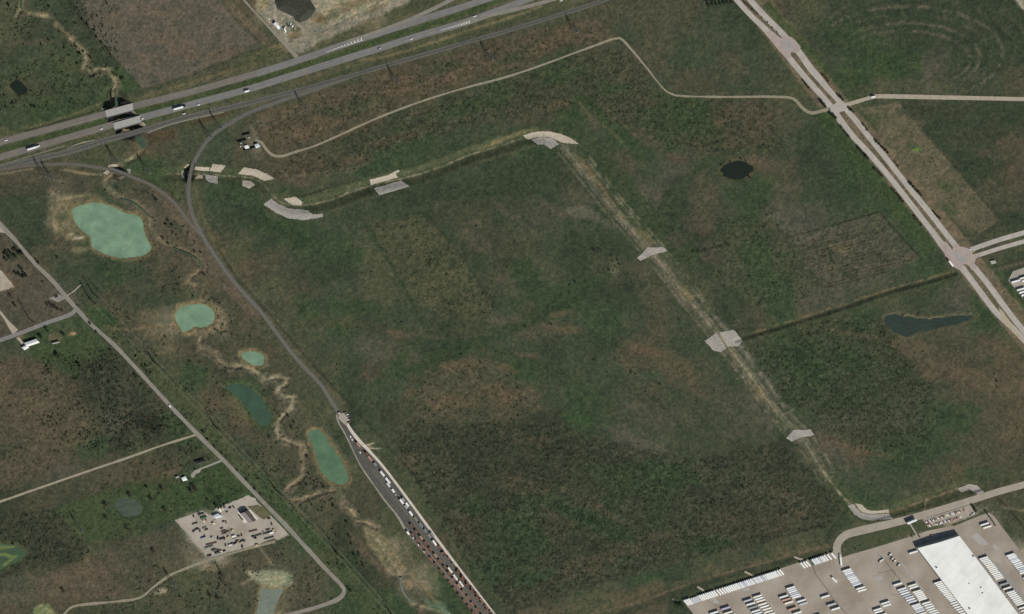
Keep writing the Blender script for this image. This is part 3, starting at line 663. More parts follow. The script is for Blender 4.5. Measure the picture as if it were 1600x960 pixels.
# bridges keep their cut open under the deck
OPEN = np.zeros((NY, NX))
for (a, b, r) in (((164,179),(208,167),17),((178,199),(220,187),17),((193,211),(224,204),9),((176,266),(196,273),9),((300,258),(295,286),9)):
    w = win(min(a[0], b[0])-30, max(a[0], b[0])+30, min(a[1], b[1])-30, max(a[1], b[1])+30)
    OPEN[w] = np.maximum(OPEN[w], 1-sstep(r*0.8, r, d_line([a, b], GX[w], GY[w])))
FLAT = ROADM*(1-OPEN)
H *= (1-FLAT)
# --- vegetation texture: real unevenness of the cover
n1 = fbm(GX, GY, 6.0, 501, 2); n2 = fbm(GX, GY, 3.6, 541, 2); n3 = fbm(GX, GY, 30, 581, 4); n4 = fbm(GX, GY, 9, 611, 3)
n5 = np.random.default_rng(5).random(GX.shape)
rough = np.clip(0.22+BUSH*0.9, 0, 1.1)*(1-ROADM)
wet = PONDM
bushy = np.clip((n1-0.47)*3.4, 0, 1)*np.clip(0.45+1.5*(n3-0.3), 0.15, 1)
H += (rough*(1.4*bushy+0.8*(n2-0.5))+0.25*(n4-0.5))*(1-ROADM)*(1-wet)
gray = C.mean(-1, keepdims=True); C = gray+(C-gray)*0.92
tone = 1+0.12*(n3-0.5)+0.16*(n4-0.5)+0.36*(n2-0.5)*(0.75+0.5*BUSH)+0.24*(n5-0.5)
brown = np.clip((n4-0.5)*0.6+(n2-0.5)*1.2+(n5-0.5)*0.25, -0.5, 0.5)[..., None]
C = C*tone[..., None]*(1+brown*np.array((0.17, 0.03, 0.04)))
lum = C.mean(-1); lo = 1-sstep(82, 112, lum)          # keep living and dry cover in the muted range of late winter
rg = C[..., 0]/C[..., 1]; C[..., 0] *= np.where(rg > 1.04, (1.04+(rg-1.04)*(1-0.5*lo))/rg, 1)
gr = C[..., 1]/np.maximum(C[..., 0], 1); C[..., 1] *= np.where(gr > 1.18, (1.18+(gr-1.18)*(1-0.45*lo))/gr, 1)
C = C*np.array((1.09,1.09,1.075)); gm = (rough*bushy*0.36)[..., None]; C = C*(1-gm)+np.array((49,60,43))*gm  # overall lift matches brightness and paints slight haze into the ground colour
for pts in FLATS[:1]: pass

def Hs(px, py):
    u = np.clip((np.asarray(px, float)-X0)/STEP, 0, NX-1.001); v = np.clip((np.asarray(py, float)-Y0)/STEP, 0, NY-1.001)
    i = u.astype(int); j = v.astype(int); a = u-i; b = v-j
    return (H[j, i]*(1-a)+H[j, i+1]*a)*(1-b)+(H[j+1, i]*(1-a)+H[j+1, i+1]*a)*b
def G(px, py):
    z = float(Hs(px, py)); p = P(px, py, 0.0)
    return Vector((p.x, p.y, z))

# grid with widening outer rows so that one sheet reaches the horizon
ext = np.array([6, 16, 40, 100, 250, 600, 1500, 4000, 10000, 26000.0])
gx = np.concatenate([(X0-ext)[::-1], fx, fx[-1]+ext]); gy = np.concatenate([(Y0-ext)[::-1], fy, fy[-1]+ext])
AX, AY = np.meshgrid(gx, gy)
cxp = np.clip(AX, X0, fx[-1]); cyp = np.clip(AY, Y0, fy[-1])
WP = W(cxp, cyp)
J0 = W(np.float64(800), np.float64(480)); JX = W(np.float64(801), np.float64(480))-J0; JY = W(np.float64(800), np.float64(481))-J0
WP = WP+(AX-cxp)[..., None]*JX+(AY-cyp)[..., None]*JY
ne = len(ext)
HH = np.zeros(AX.shape); HH[ne:-ne, ne:-ne] = H
CC = np.zeros(AX.shape+(3,)); CC[:] = np.array((66,70,54)); CC[ne:-ne, ne:-ne] = C
edge = np.clip(np.minimum.reduce([GX-X0, fx[-1]-GX, GY-Y0, fy[-1]-GY])/12, 0, 1)
HH[ne:-ne, ne:-ne] *= edge
WP[..., 2] = HH
ny, nx = AX.shape
me = bpy.data.meshes.new('ground')
me.vertices.add(nx*ny); me.vertices.foreach_set('co', WP.reshape(-1).astype(np.float32))
idx = np.arange(nx*ny).reshape(ny, nx)
q = np.stack([idx[1:, :-1], idx[1:, 1:], idx[:-1, 1:], idx[:-1, :-1]], -1).reshape(-1, 4)
me.loops.add(q.size); me.loops.foreach_set('vertex_index', q.reshape(-1).astype(np.int32))
me.polygons.add(len(q)); me.polygons.foreach_set('loop_start', np.arange(0, q.size, 4, dtype=np.int32))
me.update(calc_edges=True)
at = me.color_attributes.new('cover', 'FLOAT_COLOR', 'POINT')
rgba = np.ones((ny*nx, 4), np.float32); rgba[:, :3] = alb(np.clip(CC.reshape(-1, 3), 8, 230)); at.data.foreach_set('color', rgba.reshape(-1))
me.polygons.foreach_set('use_smooth', np.ones(len(q), bool))
gm_ = bpy.data.materials.new('ground_cover'); gm_.use_nodes = True
nt = gm_.node_tree; b = nt.nodes['Principled BSDF']; b.inputs['Roughness'].default_value = 1.0; b.inputs['Specular IOR Level'].default_value = 0.05
ca = nt.nodes.new('ShaderNodeAttribute'); ca.attribute_name = 'cover'
geo = nt.nodes.new('ShaderNodeNewGeometry')
nz = nt.nodes.new('ShaderNodeTexNoise'); nz.inputs['Scale'].default_value = 0.55; nz.inputs['Detail'].default_value = 4; nz.inputs['Roughness'].default_value = 0.65
nt.links.new(geo.outputs['Position'], nz.inputs['Vector'])
mr = nt.nodes.new('ShaderNodeMapRange'); mr.inputs[1].default_value = 0.3; mr.inputs[2].default_value = 0.7; mr.inputs[3].default_value = 0.8; mr.inputs[4].default_value = 1.2
nt.links.new(nz.outputs['Fac'], mr.inputs[0])
mx = nt.nodes.new('ShaderNodeMix'); mx.data_type = 'RGBA'; mx.blend_type = 'MULTIPLY'; mx.inputs[0].default_value = 1.0
nt.links.new(ca.outputs['Color'], mx.inputs[6]); nt.links.new(mr.outputs[0], mx.inputs[7])
nt.links.new(mx.outputs[2], b.inputs['Base Color'])
me.materials.append(gm_)
ground = bpy.data.objects.new('ground', me); COL.objects.link(ground); tag(ground, kind='structure')

# ------------------------------------------------------------------ sheets: strips and areas lying on the ground
def strip(name, pts, width, m, dz=0.14, kind='structure', taper=None, step=4.0, n=3, flat=False, parent=None, z=None, raw=False, rag=0.0):
    s = np.array(pts, float) if raw else smooth(pts, step)
    t = np.gradient(s, axis=0); t /= np.linalg.norm(t, axis=1)[:, None]+1e-9
    nrm = np.stack([-t[:, 1], t[:, 0]], -1)
    k = len(s); wd = np.full(k, width, float)
    if taper: wd = np.interp(np.linspace(0, 1, k), [a for a, _ in taper], [c for _, c in taper])
    V = []; F = []
    shift = np.zeros(k)
    if rag:
        rr = np.random.default_rng(k); wd = wd*(1+rag*(np.convolve(rr.random(k+4), np.ones(5)/5, 'valid')-0.5)*4)
        shift = (np.convolve(rr.random(k+6), np.ones(7)/7, 'valid')-0.5)*rag*4
    for j in range(n):
        o = (j/(n-1)-0.5)
        p = s+nrm*(wd*o+shift)[:, None]
        zz = (np.maximum(Hs(p[:, 0], p[:, 1]), Hs(s[:, 0], s[:, 1])*0+(-0.4 if not flat else -0.05)) if z is None else np.full(k, z-dz))
        wp = W(p[:, 0], p[:, 1]); wp[:, 2] = zz+dz
        V.append(wp)
    V = np.stack(V, 1)
    for i in range(k-1):
        for j in range(n-1):
            a = i*n+j; F.append((a, a+n, a+n+1, a+1))
    o = mesh_obj(name, V.reshape(-1, 3), F, m, parent)
    ul = o.data.uv_layers.new(name='lane'); li = np.empty(len(o.data.loops), np.int32); o.data.loops.foreach_get('vertex_index', li)
    al = np.concatenate([[0], np.cumsum(np.linalg.norm(np.diff(s, axis=0), axis=1))])
    uv = np.stack([(li % n)/(n-1), al[li//n]], -1).astype(np.float32); ul.data.foreach_set('uv', uv.reshape(-1))
    if kind: tag(o, kind=kind)
    return o

def lane_mat(name, c, lanes=4, wear=0.14, var=0.1):
    m = mat(name, c, 0.9, var, 0.09); nt = m.node_tree; b = nt.nodes['Principled BSDF']
    lk = b.inputs['Base Color'].links[0]; src = lk.from_socket; nt.links.remove(lk)
    uvn = nt.nodes.new('ShaderNodeUVMap'); uvn.uv_map = 'lane'
    mp = nt.nodes.new('ShaderNodeMapping'); mp.inputs['Scale'].default_value = (lanes*2.0, 0.012, 1); nt.links.new(uvn.outputs[0], mp.inputs[0])
    nz = nt.nodes.new('ShaderNodeTexNoise'); nz.inputs['Scale'].default_value = 1.0; nz.inputs['Detail'].default_value = 5; nt.links.new(mp.outputs[0], nz.inputs['Vector'])
    r = nt.nodes.new('ShaderNodeMapRange'); r.inputs[1].default_value = 0.3; r.inputs[2].default_value = 0.7; r.inputs[3].default_value = 1-wear*1.6; r.inputs[4].default_value = 1+wear; nt.links.new(nz.outputs['Fac'], r.inputs[0])
    x = nt.nodes.new('ShaderNodeMix'); x.data_type = 'RGBA'; x.blend_type = 'MULTIPLY'; x.inputs[0].default_value = 1
    nt.links.new(src, x.inputs[6]); nt.links.new(r.outputs[0], x.inputs[7]); nt.links.new(x.outputs[2], b.inputs['Base Color'])
    return m

def area(name, pts, m, dz=0.08, spacing=4.0, kind='structure', drape=True, z=0.0, height=None, parent=None, rough=0.0, jit=0.0):
    pts = [tuple(map(float, p)) for p in pts]
    dense = []
    for i in range(len(pts)):
        a, c = np.array(pts[i]), np.array(pts[(i+1) % len(pts)]); k = max(1, int(np.linalg.norm(c-a)/spacing))
        for j in range(k): dense.append(tuple(a+(c-a)*j/k))
    if jit:
        rj = np.random.default_rng(len(dense)); dense = [(p[0]+jit*(rj.random()-.5), p[1]+jit*(rj.random()-.5)) for p in dense]
    xs = [p[0] for p in dense]; ys = [p[1] for p in dense]
    ax, ay = np.meshgrid(np.arange(min(xs), max(xs), spacing), np.arange(min(ys), max(ys), spacing))
    ax = ax+((np.arange(ax.shape[0]) % 2)*spacing*0.5)[:, None]
    d = d_poly(dense, ax, ay); k = d < -spacing*0.45
    cand = [Vector(p) for p in dense]+[Vector((a, c)) for a, c in zip(ax[k], ay[k])]
    vv, ee, ff, *_ = delaunay_2d_cdt(cand, [], [list(range(len(dense)))], 1, 1e-5)
    A = np.array([(p.x, p.y) for p in vv])
    wp = W(A[:, 0], A[:, 1])
    zz = Hs(A[:, 0], A[:, 1]) if drape else np.full(len(A), z)
    wp[:, 2] = zz+dz
    if height is not None: wp[:, 2] += height(A[:, 0], A[:, 1], -d_poly(dense, A[:, 0], A[:, 1]))
    if rough: wp[:, 2] += rough*np.random.default_rng(len(A)).random(len(A))
    # faces must look up
    fl = []
    for f in ff:
        p = [wp[i] for i in f[:3]]
        nz = (p[1][0]-p[0][0])*(p[2][1]-p[0][1])-(p[1][1]-p[0][1])*(p[2][0]-p[0][0])
        fl.append(tuple(f) if nz > 0 else tuple(reversed(f)))
    o = mesh_obj(name, wp, fl, m, parent)
    if kind: tag(o, kind=kind)
    return o

m_asph = lane_mat('asphalt', (119,119,116))
m_asph_w = lane_mat('worn_asphalt', (114,110,102))
m_ramp = mat('ramp_concrete', (128,125,114), 0.9, 0.12, 0.1)
m_conc = lane_mat('road_concrete', (172,167,159), 3, 0.09)
m_paver = mat('pink_pavers', (164,151,144), 0.85, 0.1, 0.12)
m_paver2 = mat('grey_pavers', (152,150,146), 0.85, 0.08, 0.12)
m_gravel = mat('pale_gravel', (164,155,139), 0.95, 0.13, 0.15)
m_dirt = mat('dirt_road', (140,134,115), 0.95, 0.14, 0.2)
m_oldroad = lane_mat('old_road', (136,132,121), 3, 0.12)
m_ball = mat('track_ballast', (95,96,89), 0.95, 0.2, 0.35)
m_ball2 = mat('dark_ballast', (74,76,70), 0.95, 0.2, 0.35)
m_lot = mat('lot_concrete', (166,159,147), 0.88, 0.1, 0.02, c2=(142,132,118), detail=9)
m_yard = mat('yard_gravel', (174,168,156), 0.95, 0.1, 0.04, c2=(152,145,132), detail=8)
m_white = mat('road_paint', (226,226,220), 0.8, 0.05, 1.0)
m_rip_l = mat('riprap_stone', (172,164,148), 0.95, 0.17, 0.4, bump=0.5)
m_rip_d = mat('riprap_stone_grey_shade', (160,156,147), 0.95, 0.17, 0.4, bump=0.5)  # greyer copy paints the shade of north-facing banks; plain grey stone elsewhere
m_steel = mat('rail_steel', (120,112,104), 0.5, 0.1, 1.0, metallic=0.6)
m_tar = mat('tar_crack', (74,70,64), 0.9, 0.1, 0.5)

for nm, pts, wd, m, dz in (
    ('highway', HWY_W, 10.0, m_asph_w, 0.14), ('highway', HWY_E, 10.4, m_asph_w, 0.14)):
    strip(nm, pts, wd, m, dz)
# the eastern half of both carriageways carries newer, greyer asphalt
strip('road_overlay', HWY_E[4:], 10.6, m_asph, 0.19); strip('road_overlay', HWY_W[6:], 10.2, m_asph, 0.19)
strip('highway_ramp', RAMP_W, 6.0, m_ramp, 0.23); strip('highway_ramp', RAMP_E, 6.0, m_ramp, 0.23)
strip('railway', RAIL_MAIN, 8.5, m_ball, 0.16, rag=0.12, taper=[(0,10),(0.35,9),(0.5,7),(1,6.5)]); strip('railway', RAIL_MAIN, 2.6, m_ball2, 0.24)
strip('railway', RAIL_CURVE, 6.2, m_ball, 0.20); strip('railway', RAIL_WYE, 5.6, mat('brown_ballast', (92,89,80), 0.95, 0.2, 0.35), 0.18)
strip('railway', RAIL_WYE[3:], 2.0, m_ball, 0.25)
strip('path', [(0,258),(60,240),(100,228)], 1.6, mat('verge_gravel', (118,113,100), 0.95, 0.15, 0.3), 0.2, taper=[(0,1.2),(1,2.2)])
strip('path', [(105,232),(125,224),(148,219)], 3.0, mat('verge_gravel_pale', (136,132,116), 0.95, 0.15, 0.3), 0.2, taper=[(0,0.8),(0.6,2.6),(1,1.0)])
strip('path', [(230,208),(262,196),(300,186),(350,175)], 1.6, MATS['verge_gravel_pale'], 0.27)
for pts in (RAIL_MAIN, RAIL_CURVE, RAIL_WYE):
    s = smooth(pts, 5.0); t = np.gradient(s, axis=0); t /= np.linalg.norm(t, axis=1)[:, None]; nn = np.stack([-t[:, 1], t[:, 0]], -1)
    for off in (-0.72, 0.72): strip('rail_track', s+nn*off, 0.16, m_steel, 0.42, n=2, raw=True)
strip('road', DIV_SW, 9.0, m_conc, 0.14, taper=[(0,8),(0.1,8),(0.16,10.5),(0.2,9),(0.3,8.5),(0.35,10.5),(0.39,8.8),(0.64,8.5),(0.71,11),(0.76,9),(1,9)])
strip('road', DIV_NE, 9.0, m_conc, 0.19, taper=[(0,8.5),(0.14,9),(0.2,10),(0.24,10.5),(0.29,8.6),(0.7,8.5),(0.84,9),(0.9,8.5),(1,9)])
strip('road', EAST_N, 7.5, m_conc, 0.17); strip('road', EAST_S, 6.5, m_conc, 0.20)
strip('road', EAST_GRAVEL, 6.0, m_gravel, 0.14, taper=[(0,7),(0.1,5.5),(0.2,7),(1,5.8)])
I1 = [(1197,51),(1205,48),(1220,60),(1226,54.5),(1237,58.5),(1243,64),(1250.5,73.5),(1249,81),(1243,83),(1236,81),(1233,91),(1228,92),(1214,76),(1205.5,64.5)]
I2 = [(1469,380),(1477,377),(1487,390),(1492,380),(1496,384),(1509,387),(1520,389),(1518,397),(1531,398.5),(1524,405),(1522,411),(1526,420),(1518,422),(1512,414),(1504,412),(1504,420),(1498,422),(1486,415),(1476,399)]
area('road_pavers', I1, m_paver, 0.25, 4); area('road_pavers', I2, m_paver, 0.25, 4)
area('road_pavers', [(1219,66),(1232,61),(1243,74),(1230,80)], m_paver2, 0.30, 4); area('road_pavers', [(1488,398),(1500,396),(1512,407),(1498,410)], m_paver2, 0.30, 4)
area('crossroads', [(1296,168),(1305,161),(1318,160),(1326,170),(1311,176),(1306,173)], m_conc, 0.24, 4)
area('road_patch', [(1560,480),(1567,487),(1590,520),(1602,540),(1592,530),(1565,500)], mat('tan_concrete', (170,160,138), 0.9, 0.1, 0.1), 0.24, 4)
strip('dirt_road', DIRT, 3.0, m_dirt, 0.14, rag=0.25, taper=[(0,4),(0.08,3.6),(0.12,3.0),(0.85,3.0),(0.93,4.0),(0.97,5.5),(1,4)])
strip('road', COUNTY, 6.2, m_oldroad, 0.14, rag=0.15); strip('road', COUNTY_SIDE, 6.2, mat('grey_road', (127,125,120), 0.92, 0.1, 0.1), 0.18)
strip('dirt_road', LANE, 3.2, mat('lane_gravel', (152,144,126), 0.95, 0.13, 0.2), 0.12, rag=0.25)
strip('dirt_road', HOUSE_LANE, 2.8, mat('drive_gravel', (150,147,136), 0.95, 0.13, 0.2), 0.12)
area('gravel_pad', [(297,742),(304,735),(314,733),(312,738),(305,741),(303,746),(299,746)], MATS['drive_gravel'], 0.16, 3)
strip('dirt_road', FARM_TRACK, 3.6, m_dirt, 0.12, rag=0.3)
strip('dirt_road', WEST_DRIVE, 5.0, m_gravel, 0.12, taper=[(0,3.5),(0.6,4),(1,11)])
strip('path', [(27,527),(33,534),(37,540)], 4.0, m_gravel, 0.12); strip('path', [(104,462),(114,456),(126,445)], 1.8, m_gravel, 0.12)
area('gravel_pad', [(76,466),(92,460),(103,466),(90,472)], mat('grey_gravel', (138,135,126), 0.95, 0.13, 0.2), 0.12, 4)
area('gravel_pad', [(-10,350),(0,352),(8,364),(-10,362)], m_gravel, 0.12, 4)
area('sand_pad', [(-30,424),(0,425),(19,446),(14,451),(-30,458)], m_gravel, 0.14, 4)
strip('road', YARD_DRIVE, 11.0, mat('drive_concrete', (158,151,138), 0.88, 0.1, 0.06), 0.16, taper=[(0,12),(0.1,12),(0.2,13),(0.32,12),(0.5,11),(1,10)])
area('yard_pavement', LOT, m_lot, 0.10, 8); area('yard_pavement', LOT_E, mat('lot_concrete_e', (160,155,143), 0.9, 0.1, 0.05), 0.10, 8)
area('parking_pavement', PARK, mat('parking_concrete', (162,155,142), 0.9, 0.1, 0.06), 0.22, 5)
area('gravel_yard', YARD, m_yard, 0.12, 4, jit=1.6)
area('road_island', [(386,791),(403,788.5),(412,793),(424,805),(412,812),(404,807)], mat('rough_grass', (98,96,72), 0.95, 0.22, 0.15), 0.20, 4)
area('railway', BALLAST, mat('yard_ballast', (84,84,79), 0.95, 0.16, 0.2), 0.12, 6)
strip('road', YARD_EDGE_E, 4.2, mat('yard_road', (198,192,180), 0.92, 0.1, 0.1), 0.22, taper=[(0,3.0),(0.1,5.5),(0.2,4),(0.3,3.6),(1,4.8)])
strip('path', YARD_EDGE_W, 2.4, mat('yard_path', (150,144,130), 0.95, 0.14, 0.2), 0.20, rag=0.3, taper=[(0,2.6),(0.2,1.6),(0.85,2.2),(1,3.8)])
strip('road', YARD_ROAD_W, 5.0, mat('yard_road_grey', (104,103,97), 0.95, 0.12, 0.2), 0.18)
strip('path', [(634,824),(660,852),(700,900),(745,955),(760,975)], 0.9, mat('yard_kerb', (146,128,110), 0.95, 0.14, 0.2), 0.26)
area('gravel_pad', [(530,646),(540,645),(546,652),(545,662),(539,664),(528,654)], mat('yard_pad', (160,154,142), 0.95, 0.12, 0.2), 0.25, 3)
strip('dirt_road', QUARRY_ROAD, 4.0, mat('quarry_dust', (134,130,116), 0.95, 0.14, 0.2), 0.14, taper=[(0,3),(0.5,3),(0.75,5),(1,7)])
strip('path', [(461,340),(461,340.1)], 0.1, m_dirt, 0.1) if False else None
# rail spur lines over the ballast
for off in (0.0, -4.0, -8.0):
    s = smooth([(590,726),(640,788),(700,868),(775,968)], 6)+np.array([off*0.79-3.8, -off*0.61+3.0])
    for o2 in (-0.6, 0.6): strip('rail_track', s+np.array([o2*0.79, -o2*0.61]), 0.16, m_steel, 0.34, n=2, raw=True)
# painted gores
def gore(a, bpt, n, w0, w1):
    a = np.array(a, float); c = np.array(bpt, float); d = (c-a); L = np.linalg.norm(d); d /= L; nr = np.array([d[1], -d[0]])
    mb = MB()
    def q4(pts):
        mb.poly([tuple(P(p[0], p[1]).xy)+(0.30,) for p in pts])
    for k in range(n):
        t = (k+0.5)/n; p = a+d*L*t; w = w0+(w1-w0)*t
        q4([p-nr*w*0.5-d*0.5, p-nr*w*0.5+d*0.7, p+nr*w*0.5+d*2.2, p+nr*w*0.5+d*1.0])
    q4([a-nr*0.25, c-nr*(w1*0.5+0.3), c-nr*w1*0.5+nr*0.35, a+nr*0.25])
    o = mb.obj('road_marking', [m_white]); 
    me_ = o.data
    bm = bmesh.new(); bm.from_mesh(me_); bmesh.ops.recalc_face_normals(bm, faces=bm.faces)
    for f in bm.faces:
        if f.normal.z < 0: f.normal_flip()
    bm.to_mesh(me_); bm.free()
    tag(o, kind='structure')
gore((508,81.5),(566,61),11,0.8,4.2); gore((688,47.5),(734,33.5),11,0.8,3.6)
# cracks and wheel marks on the truck yard
for pts, w_ in (([(1260,868),(1270,886),(1275,899),(1290,918),(1303,938),(1325,962)],0.8),([(1370,864),(1378,871),(1388,884),(1398,897),(1406,905)],0.7),([(1370,895),(1385,893),(1395,890),(1398,899),(1390,910),(1392,922)],0.5),([(1110,935),(1118,945),(1122,950)],0.5),([(1392,928),(1398,930),(1408,927)],0.5)):
    strip('road_crack', pts, w_, m_tar, 0.14)
m_slab = mat('new_slab', (164,161,156), 0.88, 0.06, 0.1)
for pts in ([(1203,909),(1212,905),(1214,909),(1206,912)],[(1366,902),(1376,898),(1381,905),(1371,909)],[(1516,838),(1526,832),(1540,846),(1545,850),(1534,853),(1524,846)],[(1160,920),(1170,918),(1172,922),(1162,924)],[(1108,936),(1116,932),(1124,942),(1116,944)],[(1550,852),(1554,850),(1560,858),(1555,861)]):
    area('road_slab', pts, m_slab, 0.13, 4)
strip('road_slab', [(1408,880),(1430,908),(1444,926)], 4.0, mat('light_slab', (158,153,146), 0.88, 0.06, 0.1), 0.135)
area('road_slab', [(1520,862),(1560,880),(1600,930),(1640,985),(1620,1000),(1580,940),(1540,895)], mat('grey_slab', (146,142,137), 0.88, 0.06, 0.05), 0.13, 8)
for pts in ([(1089,916.5),(1098,922)],[(1163,893),(1174,898.5)],[(1240,870),(1251,874)],[(1050,936),(1054,938)]):
    strip('culvert_apron', pts+[(2*pts[1][0]-pts[0][0]-8, 2*pts[1][1]-pts[0][1]-4)], 3.0, m_gravel, 0.3)
area('lawn', [(1322,858),(1322,848),(1332,840),(1400,822),(1418,818),(1424,826),(1370,846),(1330,864)], mat('lawn_grass', (68,76,52), 0.95, 0.18, 0.15), 0.2, 5)
area('lawn', [(1426,820),(1438,812),(1446,822),(1436,828),(1430,830)], MATS['lawn_grass'], 0.2, 4)
area('lawn', [(1484,820),(1524,806),(1540,796),(1546,799),(1490,822)], MATS['lawn_grass'], 0.2, 4)
strip('path', [(1421,818),(1426,826),(1432,836)], 1.8, m_conc, 0.26)

# water
def water_mat(name, c, rough=0.12, bump=0.25, scale=0.35, spec=0.5):
    m = mat(name, c, rough, 0.2, 0.05, bump=bump, spec=spec, detail=10)  # fine light specks in the colour stand in for sun glitter
    return m
WM = {'jade': water_mat('jade_water', (114,143,117), 0.14, 0.6), 'jadedeep': water_mat('deep_jade_water', (84,114,86)), 'moss': water_mat('mossy_water', (44,74,54), 0.3, 0.3, spec=0.2),
      'slate': water_mat('slate_water', (32,49,41), 0.45, 0.5, spec=0.12), 'dark': water_mat('dark_water', (16,29,21), 0.5, 0.3, spec=0.08), 'grey': water_mat('grey_water', (58,72,58), 0.3, 0.5, spec=0.2),
      'algae': water_mat('algae_water', (44,72,44), 0.4, 0.2, spec=0.15), 'palewater': water_mat('pale_water', (100,112,98), 0.35, 0.5, spec=0.2)}
for nm, s, kind, lab in WATER:
    c = s.mean(0); big = c+(s-c)*(1+3.5/np.maximum(np.linalg.norm(s-c, axis=1), 6))[:, None]
    area('pond_water', [tuple(p) for p in big[::2]], WM[kind], 0.0, 5.0, drape=False, z=-0.9)
m_alg = mat('algae_mat', (96,113,66), 0.95, 0.2, 0.4)
area('algae_film', [(-5,852),(8,853),(24,853),(22,856),(8,858),(-5,860)], m_alg, 0.05, 3, drape=False, z=-0.9, kind='structure')
area('algae_film', [(-5,864),(10,864),(20,868),(29,868),(24,872),(10,884),(2,886),(8,878),(16,873),(6,869),(-5,870)], m_alg, 0.05, 3, drape=False, z=-0.9)
strip('creek_water', [(180,138),(181,150),(182,164),(184,176)], 3.0, water_mat('creek_green', (58,80,60)), 0.35, rag=0.5)
strip('creek_water', [(212,212),(219,219),(224,226),(222,232)], 7.0, WM_c if False else MATS['creek_green'], 0.4, taper=[(0,4),(0.4,8),(0.8,9),(1,3)])
strip('creek_water', [(190,311),(207,316),(225,330),(236,340)], 2.4, MATS['creek_green'], 0.3, rag=0.5)
strip('creek_water', [(270,387),(300,400),(312,409),(315,416)], 2.2, MATS['creek_green'], 0.3, rag=0.5)
strip('creek_water', [(33,-10),(33,10),(35,18)], 3.0, MATS['creek_green'], 0.3, rag=0.5)
strip('creek_water', [(626,902),(627,918),(634,932),(646,943)], 3.2, water_mat('creek_pale', (104,116,106)), 0.3, taper=[(0,5),(0.5,3),(1,2)])
strip('creek_water', [(670,945),(690,950),(712,975)], 6, water_mat('creek_algae', (88,112,84)), 0.3, taper=[(0,3),(1,8)])

# ------------------------------------------------------------------ riprap aprons along the channel
RIP = [
 ([(305,260),(328,261.5),(326,268),(304,266)],0,'narrow tan stone apron beside the curved railway bridge'),
 ([(332,256),(352,258.5),(345,270),(327,267.5)],0,'square tan stone apron on the north bank near the railway bridge'),
 ([(322,273.5),(341,276.5),(339.5,287),(327.5,285),(321.5,281)],1,'square shade-grey stone apron on the south bank near the railway bridge'),
 ([(380,261.5),(400,264.5),(415,271),(429,279),(413,283),(395,275),(372.5,272.5)],0,'long tan stone apron on the north bank where the channel starts to bend'),
 ([(378.5,282.5),(390.5,283),(399,289),(389,294.5),(378,290)],0,'small five-sided stone apron on the south bank across from a long one'),
 ([(443,311),(461,307),(473.5,316.5),(472,322),(457,321)],0,'small tan stone apron inside the bend of the channel'),
 ([(411,319),(424,311),(435,319),(451,326),(481,329),(488,335),(504,334),(504,339),(475,344),(450,341),(430,332)],1,'crescent of grey stone outside the first bend of the channel'),
 ([(577.5,281),(606,274),(621,265),(625,267),(618,272),(623,278),(581,290)],0,'tan stone apron with a spur on the north bank of the straight channel'),
 ([(585,295),(628,283),(640,291),(592,305)],1,'shade-grey stone apron on the shaded south bank of the straight channel'),
 ([(817.5,212.5),(832,207.5),(855,205),(875,209),(890,215),(904,225),(880,224),(860,215),(842,215),(825,219)],0,'pale crescent of stone outside the northern corner of the channel'),
 ([(831,219),(845,215),(862,216),(875,226),(860,232.5),(850,226),(840,226)],1,'grey stone apron inside the northern corner of the channel'),
 ([(995,402.5),(1010,390),(1012,387.5),(1036,386),(1042.5,392),(1020,399),(1000,407.5)],1,'pale winged stone sill crossing the channel below the round dark pond'),
 ([(1100,532.5),(1120,521),(1136,545),(1125,550),(1114,547.5)],1,'pale stone apron on the west bank at the ditch junction'),
 ([(1124,520),(1146,515),(1160,532.5),(1152,541),(1137.5,542.5)],1,'pale stone apron on the east bank at the ditch junction'),
 ([(1227.5,684),(1241,672.5),(1266,671),(1272,680),(1250,685),(1236,690)],1,'narrow pale stone sill crossing the channel north of the last bend'),
 ([(1325,791),(1334,788),(1345,801),(1358,805),(1390,803),(1394,810),(1362,814),(1347,811.5),(1336,805)],1,'grey outer crescent of stone at the last bend near the truck yard'),
 ([(1336,787),(1345,788),(1356,797.5),(1371,799),(1389,796.5),(1390,802),(1358,804),(1346,800)],0,'tan inner crescent of stone at the last bend near the truck yard'),
 ([(1497,764),(1516,757),(1527,759),(1537,768.5),(1527,773),(1516,765),(1502.5,770)],1,'small hooked stone apron beside the drive near the parked cars'),
]
for pts, k, lab in RIP:
    c = np.mean(pts, 0)
    o = area('riprap_apron', pts, (m_rip_l, m_rip_d)[k], 0.22, 1.3, kind=None, rough=0.28, jit=0.9)
    tag(o, lab, 'stone apron', 'stone aprons lining the drainage channel')

